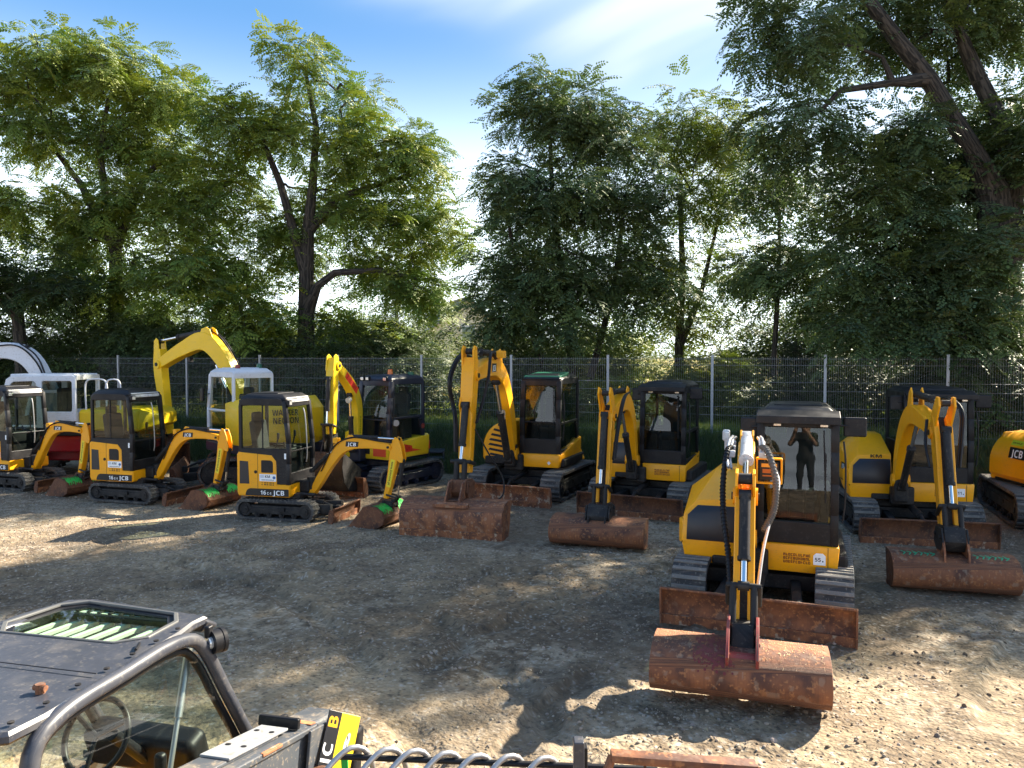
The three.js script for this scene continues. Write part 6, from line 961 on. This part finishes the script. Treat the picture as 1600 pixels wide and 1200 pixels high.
  { const w = new THREE.TorusGeometry(0.165, 0.014, 8, 36), b = new MB(); const m = new THREE.Matrix4().makeRotationY(Math.PI / 2).premultiply(new THREE.Matrix4().makeRotationZ(-0.5)).setPosition(0.42, 1.22, -0.10); b.push(w, m); for (let k = 0; k < 3; k++) { const a = k * 2.094 + 0.5, c = V(0, 0, 0).applyMatrix4(m), e = V(0.16 * Math.cos(a), 0.16 * Math.sin(a), 0).applyMatrix4(m); b.rod([c.x, c.y, c.z], [e.x, e.y, e.z], 0.012, 6); } b.build('steering_wheel', M.black, t); }
  new MB().rod([0.56, 1.62, 0.30], [0.30, 1.12, 0.38], 0.012, 8).rod([0.56, 1.62, 0.30], [0.42, 1.36, 0.345], 0.018, 8).build('gas_strut', M.steel, t);
  new MB().box(-0.12, 0.78, -0.06, 0.46, 0.14, 0.46, { r: 0.05, s: 2 }).box(-0.33, 1.04, -0.06, 0.13, 0.5, 0.44, { r: 0.05, s: 2, rz: 0.12 }).box(-0.1, 0.58, -0.06, 0.36, 0.3, 0.36).build('seat', M.seat, t);
  new MB().box(0.16, 0.9, 0.28, 0.5, 0.10, 0.14, { r: 0.03 }).rod([0.34, 0.92, 0.28], [0.40, 1.12, 0.26], 0.014, 6).box(0.405, 1.15, 0.26, 0.05, 0.09, 0.05, { r: 0.02 }).build('console', M.black, t);
  new MB().box(0.05, 0.962, 0.28, 0.24, 0.006, 0.13, { r: 0.001, ry: 0.2 }).build('paper_sheet', M.paper, t);
  new MB().box(0.30, 0.70, -0.30, 0.9, 0.05, 0.1, { r: 0.01, rz: 0.2 }).box(0.1, 0.62, -0.42, 1.1, 0.22, 0.04).build('inner_panel', M.yellow, t);
  // lamp and mirror at the front right corner of the roof
  const L = new MB().rod([0.56, 1.66, 0.42], [0.60, 1.66, 0.44], 0.055, 20).rod([0.60, 1.66, 0.44], [0.615, 1.66, 0.448], 0.058, 20).box(0.56, 1.71, 0.41, 0.04, 0.06, 0.03).build('work_light', M.black, t); new MB().rod([0.614, 1.66, 0.4475], [0.618, 1.66, 0.45], 0.045, 20).rod([0.545, 1.66, 0.412], [0.56, 1.66, 0.42], 0.03, 14).build('lens', M.lens, L);
  // chassis, wheels
  new MB().box(0.1, 0.52, -0.05, 2.3, 0.3, 0.8, { r: 0.05 }).box(-1.0, 0.85, -0.05, 0.8, 0.6, 0.95, { r: 0.1, s: 2 }).build('chassis', M.yellow, t);
  for (const x of [0.95, -0.85]) for (const z of [-0.62, 0.66]) { const w = new THREE.TorusGeometry(0.27, 0.12, 10, 28); w.scale(1, 1, 1.15); w.translate(x, 0.39, z); const b = new MB(); b.push(w); for (let k = 0; k < 18; k++) { const a = (k / 18) * 6.283; b.box(x + 0.38 * Math.cos(a), 0.39 + 0.38 * Math.sin(a), z, 0.04, 0.06, 0.2, { rz: a, r: 0.006 }); } const wh = b.build('wheel', M.rubber, t); new MB().rod([x, 0.39, z - 0.1], [x, 0.39, z + 0.1], 0.18, 18).build('rim', M.yellow, wh); }
  // boom along the right side, sloping down to the front
  const tilt = new THREE.Matrix4().makeRotationZ(-0.197).setPosition(-0.27, 1.43, 0.74), bm = new MB();
  const bb = (x0, x1, y0, y1, z0, z1, r = 0.012) => { const g = new RoundedBoxGeometry(x1 - x0, y1 - y0, z1 - z0, 1, Math.min(r, (y1 - y0) / 3, (z1 - z0) / 3)); g.translate((x0 + x1) / 2, (y0 + y1) / 2, (z0 + z1) / 2); return bm.push(g, tilt); };
  bb(-1.3, 1.05, -0.36, -0.012, -0.10, 0.10); bb(-1.3, 1.08, -0.03, 0.0, -0.11, 0.11, 0.008); bb(-1.3, 0.80, 0.0, 0.016, -0.075, 0.055, 0.006); bb(-1.3, 1.02, -0.21, -0.18, -0.115, 0.115, 0.008);
  const BM = bm.build('boom', M.boomgrey, t);
  const sub = (name, mat, f) => { const m = new MB(); f((x, y, z, w, h, d, o = {}) => { const r = o.r ?? 0.008, g = r ? new RoundedBoxGeometry(w, h, d, 1, Math.min(r, w / 3, h / 3, d / 3)) : new THREE.BoxGeometry(w, h, d); if (o.ry) g.rotateY(o.ry); g.translate(x, y, z); g.applyMatrix4(tilt); m.push(g); }, (a, b, r, n = 12) => { const A = V(...a).applyMatrix4(tilt), B = V(...b).applyMatrix4(tilt); m.rod(A.toArray(), B.toArray(), r, n); }); return m.build(name, mat, BM); };
  sub('wear_plate', paint([0.26, 0.27, 0.28], { seed: 85, amount: 1.4 }), (b) => b(0.64, 0.021, -0.008, 0.46, 0.012, 0.14, { r: 0.005 })); sub('bolt_hole', M.black, (b, r) => { for (const x of [0.56, 0.78]) for (const z of [-0.045, 0.03]) r([x, 0.02, z], [x, 0.0295, z], 0.012, 10); });
  sub('end_collar', M.black, (b) => { b(0.93, 0.03, -0.02, 0.03, 0.05, 0.21); b(1.02, -0.01, -0.09, 0.2, 0.05, 0.03); });
  sub('inner_boom', M.boomgrey, (b) => { b(1.16, -0.12, 0, 0.36, 0.25, 0.19, { r: 0.03 }); b(1.26, -0.16, 0, 0.18, 0.28, 0.22, { r: 0.03 }); });
  sub('edge_rust', rustMat(83, 1.8, 0.6), (b) => { b(0.66, -0.006, 0.105, 0.16, 0.018, 0.02, { r: 0.006 }); });
  sub('edge_rust', rustMat(83, 1.8, 0.6), (b) => { b(1.05, 0.003, 0.03, 0.05, 0.008, 0.13, { r: 0.003 }); });
  sub('lamp_housing', M.black, (b) => b(1.26, -0.17, 0.20, 0.11, 0.25, 0.11, { r: 0.03 }));
  sub('lamp_bracket', M.dark, (b, r) => { r([1.26, -0.25, 0.10], [1.26, -0.22, 0.2], 0.02); r([1.26, -0.3, 0.20], [1.26, -0.75, 0.20], 0.03); });
  sub('tilt_cylinder', M.rustDark, (b, r) => { r([1.04, -0.22, 0.19], [1.2, -0.85, 0.19], 0.03); r([1.02, -0.2, 0.12], [1.02, -0.2, 0.215], 0.032); });
  sub('bracket', M.boomgrey, (b) => b(1.04, -0.12, 0.13, 0.18, 0.24, 0.016));
  { const g = new RoundedBoxGeometry(0.18, 0.25, 0.008, 2, 0.003); const uv = g.attributes.uv; const p = g.attributes.position; for (let i = 0; i < p.count; i++) uv.setXY(i, p.getX(i) / 0.18 + 0.5, p.getY(i) / 0.25 + 0.5); g.rotateZ(-0.5); g.rotateX(-0.35); g.rotateY(-0.52); g.translate(0.82, 1.13, 0.94); const m = mesh('sign_plate', g, std({ map: T.sign, roughness: 0.35 }), BM); void m; }
  // white print on the boom flank
  const pr = canvasTex(256, 128, (g, w, h) => { g.fillStyle = '#ececea'; g.font = 'bold 120px sans-serif'; g.fillText('JCB', 6, 110); }); const d = decal('lettering', pr, 0.42, 0.2, [0, 0, 0], 0, BM); d.geometry.applyMatrix4(new THREE.Matrix4().makeTranslation(0.28, -0.2, 0.1185).premultiply(tilt));
  new MB().box(-1.1, 1.2, 0.68, 0.4, 0.9, 0.4, { r: 0.05 }).build('boom_tower', M.charcoal, t);
}
{ // rack of bent black rods along the bottom edge
  const g = thing('rod_rack', 'rack of bent grey steel rods on a black rail along the bottom edge', 'rod rack', [0, -0.045, -3.2]);
  const tops = [[-0.672, 1.335], [-0.528, 1.327], [-0.415, 1.320], [-0.280, 1.310], [-0.147, 1.299], [-0.010, 1.297], [0.139, 1.289]];
  for (const [x, y] of tops) new MB().tube([[x - 0.32, y - 0.40, 0.30], [x - 0.17, y - 0.145, 0.14], [x - 0.075, y - 0.035, 0.045], [x - 0.01, y + 0.002, 0.0], [x + 0.04, y - 0.022, -0.03], [x + 0.068, y - 0.09, -0.05], [x + 0.075, y - 0.25, -0.06], [x + 0.075, y - 0.6, -0.06]], 0.0125, 40, 8).build('bent_rod', M.steel, g);
  const rl = new MB().rod([-0.74, 1.288, -0.02], [0.62, 1.232, -0.02], 0.013, 10).rod([-1.0, 0.93, 0.31], [0.6, 0.88, 0.31], 0.02, 10).rod([-0.62, 0.72, -0.06], [0.6, 0.70, -0.06], 0.02, 10); rl.build('rail', M.black, g);
  for (const x of [-0.6, 0.24]) new MB().box(x, 0.45, -0.06, 0.05, 0.9, 0.05).box(x, 0.47, 0.31, 0.05, 0.94, 0.05).box(x, 0.03, 0.12, 0.06, 0.05, 0.7).build('leg', M.black, g);
  new MB().box(-0.715, 1.19, -0.035, 0.03, 0.16, 0.012, { r: 0.004, rz: 0.05 }).build('green_strap', std({ color: lin(0.02, 0.42, 0.06), roughness: 0.7 }), g);
}
{ // black post and rusty frame beside it
  const p = thing('steel_post', 'black steel post standing between the rod rack and the rusty frame', 'post', [0.265, 0, -3.0]); new MB().box(0, 0.715, 0, 0.042, 1.43, 0.06, { r: 0.006 }).build('shaft', M.charcoal, p); new MB().box(0.028, 0.70, -0.01, 0.014, 1.40, 0.05, { r: 0.003 }).build('flange', M.black, p); new MB().box(0, 0.01, 0, 0.16, 0.02, 0.16).build('foot_plate', M.black, p);
  const f = thing('rusty_frame', 'rusty flat bar frame with thin uprights at the bottom edge', 'metal frame', [0.4, -0.035, -3.0]);
  new MB().hull([[0.0, 1.405, 0.02], [0.0, 1.405, -0.03], [0.57, 1.362, 0.02], [0.57, 1.362, -0.03], [0.0, 1.385, 0.02], [0.57, 1.335, 0.02], [0.0, 1.385, -0.03], [0.57, 1.335, -0.03]], 0.006).build('top_bar', M.rustRed, f);
  new MB().rod([0.0, 1.395, -0.005], [-0.30, 0.75, 0.25], 0.018, 6).rod([0.57, 1.35, -0.005], [0.66, 0.75, 0.2], 0.018, 6).build('brace', M.rustRed, f);
  for (const x of [0.13, 0.28, 0.43]) new MB().rod([x, 1.38 - x * 0.08, -0.005], [x, 0.7, -0.005], 0.006, 6).build('upright', M.rustDark, f);
  new MB().box(0.27, 0.70, 0.1, 1.0, 0.04, 0.34).build('lower_bar', M.rustDark, f); for (const x of [-0.2, 0.74]) new MB().box(x, 0.34, 0.1, 0.05, 0.68, 0.05).build('leg', M.rustDark, f);
}
// ---------------------------------------------------------------- the photographer on a low flatbed, mirrored in the windscreen of the excavator in front
{
  const deck = thing('flatbed', 'low flatbed trailer with plank floor under the photographer', 'trailer', [0.2, 0, 1.55]);
  const wood = std({ map: tex(256, (u, v) => mix3([0.16, 0.10, 0.055], [0.30, 0.20, 0.11], fbm(u * 4, v * 40, 91, 4, 0))), roughness: 0.85 });
  for (let i = 0; i < 6; i++) { const p = new MB().box(0, 1.29, -1.3 + i * 0.31, 3.0, 0.05, 0.30, { r: 0.006 }).build('plank', wood, deck); p.castShadow = true; }
  new MB().box(0, 1.20, -1.42, 3.0, 0.14, 0.06).box(0, 1.20, 0.4, 3.0, 0.14, 0.06).box(-1.45, 1.2, -0.5, 0.08, 0.14, 1.8).box(1.45, 1.2, -0.5, 0.08, 0.14, 1.8).box(0, 1.1, -0.5, 3, 0.16, 0.3).build('frame', M.rustDark, deck);
  for (const x of [-1.1, 1.1]) for (const z of [-0.9, 0.1]) new MB().rod([x, 0.46, z - 0.13], [x, 0.46, z + 0.13], 0.46, 24).box(x, 0.85, z, 0.12, 0.5, 0.12).build('wheel', M.rubber, deck);
  // body: smooth union of tapered limbs
  const Y = 1.315, J = { head: [0, 1.63, 0.01], chin: [0, 1.53, -0.03], neck: [0, 1.47, 0.02], chest: [0, 1.28, 0.02], belly: [0, 1.06, 0.01], hip: [0, 0.93, 0.01], sl: [-0.19, 1.40, 0.02], sr: [0.19, 1.40, 0.02], el: [-0.30, 1.20, -0.16], er: [0.30, 1.20, -0.16], wl: [-0.12, 1.50, -0.33], wr: [0.12, 1.50, -0.33], hl: [-0.075, 1.57, -0.35], hr: [0.075, 1.57, -0.35], pl: [-0.10, 0.88, 0.01], pr: [0.10, 0.88, 0.01], kl: [-0.13, 0.48, -0.01], kr: [0.13, 0.48, -0.01], al: [-0.14, 0.09, 0.03], ar: [0.14, 0.09, 0.03], tl: [-0.16, 0.035, -0.14], tr: [0.16, 0.035, -0.14] };
  const bones = [['head', 'head', 0.105, 0.105], ['head', 'chin', 0.09, 0.06], ['neck', 'head', 0.058, 0.06], ['neck', 'chest', 0.07, 0.155], ['chest', 'belly', 0.155, 0.145], ['belly', 'hip', 0.145, 0.155], ['sl', 'sr', 0.075, 0.075], ['sl', 'el', 0.062, 0.048], ['sr', 'er', 0.062, 0.048], ['el', 'wl', 0.046, 0.03], ['er', 'wr', 0.046, 0.03], ['wl', 'hl', 0.034, 0.026], ['wr', 'hr', 0.034, 0.026], ['hip', 'pl', 0.14, 0.105], ['hip', 'pr', 0.14, 0.105], ['pl', 'kl', 0.10, 0.068], ['pr', 'kr', 0.10, 0.068], ['kl', 'al', 0.066, 0.045], ['kr', 'ar', 0.066, 0.045], ['al', 'tl', 0.045, 0.038], ['ar', 'tr', 0.045, 0.038]].map(([a, b, r0, r1]) => [J[a], J[b], r0, r1]);
  const sd = (x, y, z) => { let s = 0; const k = 46; for (const [a, b, r0, r1] of bones) { const dx = b[0] - a[0], dy = b[1] - a[1], dz = b[2] - a[2], L = dx * dx + dy * dy + dz * dz, t = L ? clamp(((x - a[0]) * dx + (y - a[1]) * dy + (z - a[2]) * dz) / L) : 0; const d = Math.hypot(x - a[0] - dx * t, y - a[1] - dy * t, z - a[2] - dz * t) - lerp(r0, r1, t); s += Math.exp(-k * d); } return -Math.log(s) / k; };
  const n = 84, mc = new MarchingCubes(n, std({}), false, false, 120000); mc.isolation = 0; const S = 0.93; // the grid spans +-S round the middle
  for (let k = 0; k < n; k++) for (let j = 0; j < n; j++) for (let i = 0; i < n; i++) mc.field[i + j * n + k * n * n] = -sd(((i - n / 2) / (n / 2)) * S, ((j - n / 2) / (n / 2)) * S + 0.88, ((k - n / 2) / (n / 2)) * S);
  mc.update();
  const pos = new Float32Array(mc.positionArray.slice(0, mc.count * 3)), g = new THREE.BufferGeometry(), col = new Float32Array(pos.length);
  for (let i = 0; i < mc.count; i++) { const x = (pos[3 * i] *= S), y = (pos[3 * i + 1] = pos[3 * i + 1] * S + 0.88), z = (pos[3 * i + 2] *= S); const skin = (y > 1.47 && Math.abs(x) < 0.13 && z > -0.2) || z < -0.20 && y > 1.1, shoe = y < 0.075, hair = y > 1.66 || (y > 1.56 && z > 0.04 && Math.abs(x) < 0.13); col.set(hair ? [0.03, 0.02, 0.015] : skin ? [0.42, 0.25, 0.17] : shoe ? [0.6, 0.6, 0.6] : y > 0.95 ? [0.012, 0.012, 0.013] : [0.02, 0.021, 0.024], 3 * i); }
  g.setAttribute('position', new THREE.BufferAttribute(pos, 3)); g.setAttribute('normal', new THREE.BufferAttribute(new Float32Array(mc.normalArray.slice(0, mc.count * 3)), 3)); g.setAttribute('color', new THREE.BufferAttribute(col, 3)); g.computeVertexNormals();
  const p = thing('person', 'person in black clothes holding up a phone, mirrored in the front windscreen', 'person', [0.02, Y, 0.42]);
  mesh('body', g, std({ vertexColors: true, roughness: 0.8 }), p);
  const ph = new MB().box(0.02, Y + 1.60, 0.05, 0.15, 0.075, 0.009, { r: 0.003 }); tag(ph.build('phone', M.black, scene), 'dark phone held up by the person in black', 'phone');
}
renderer.render(scene, camera);
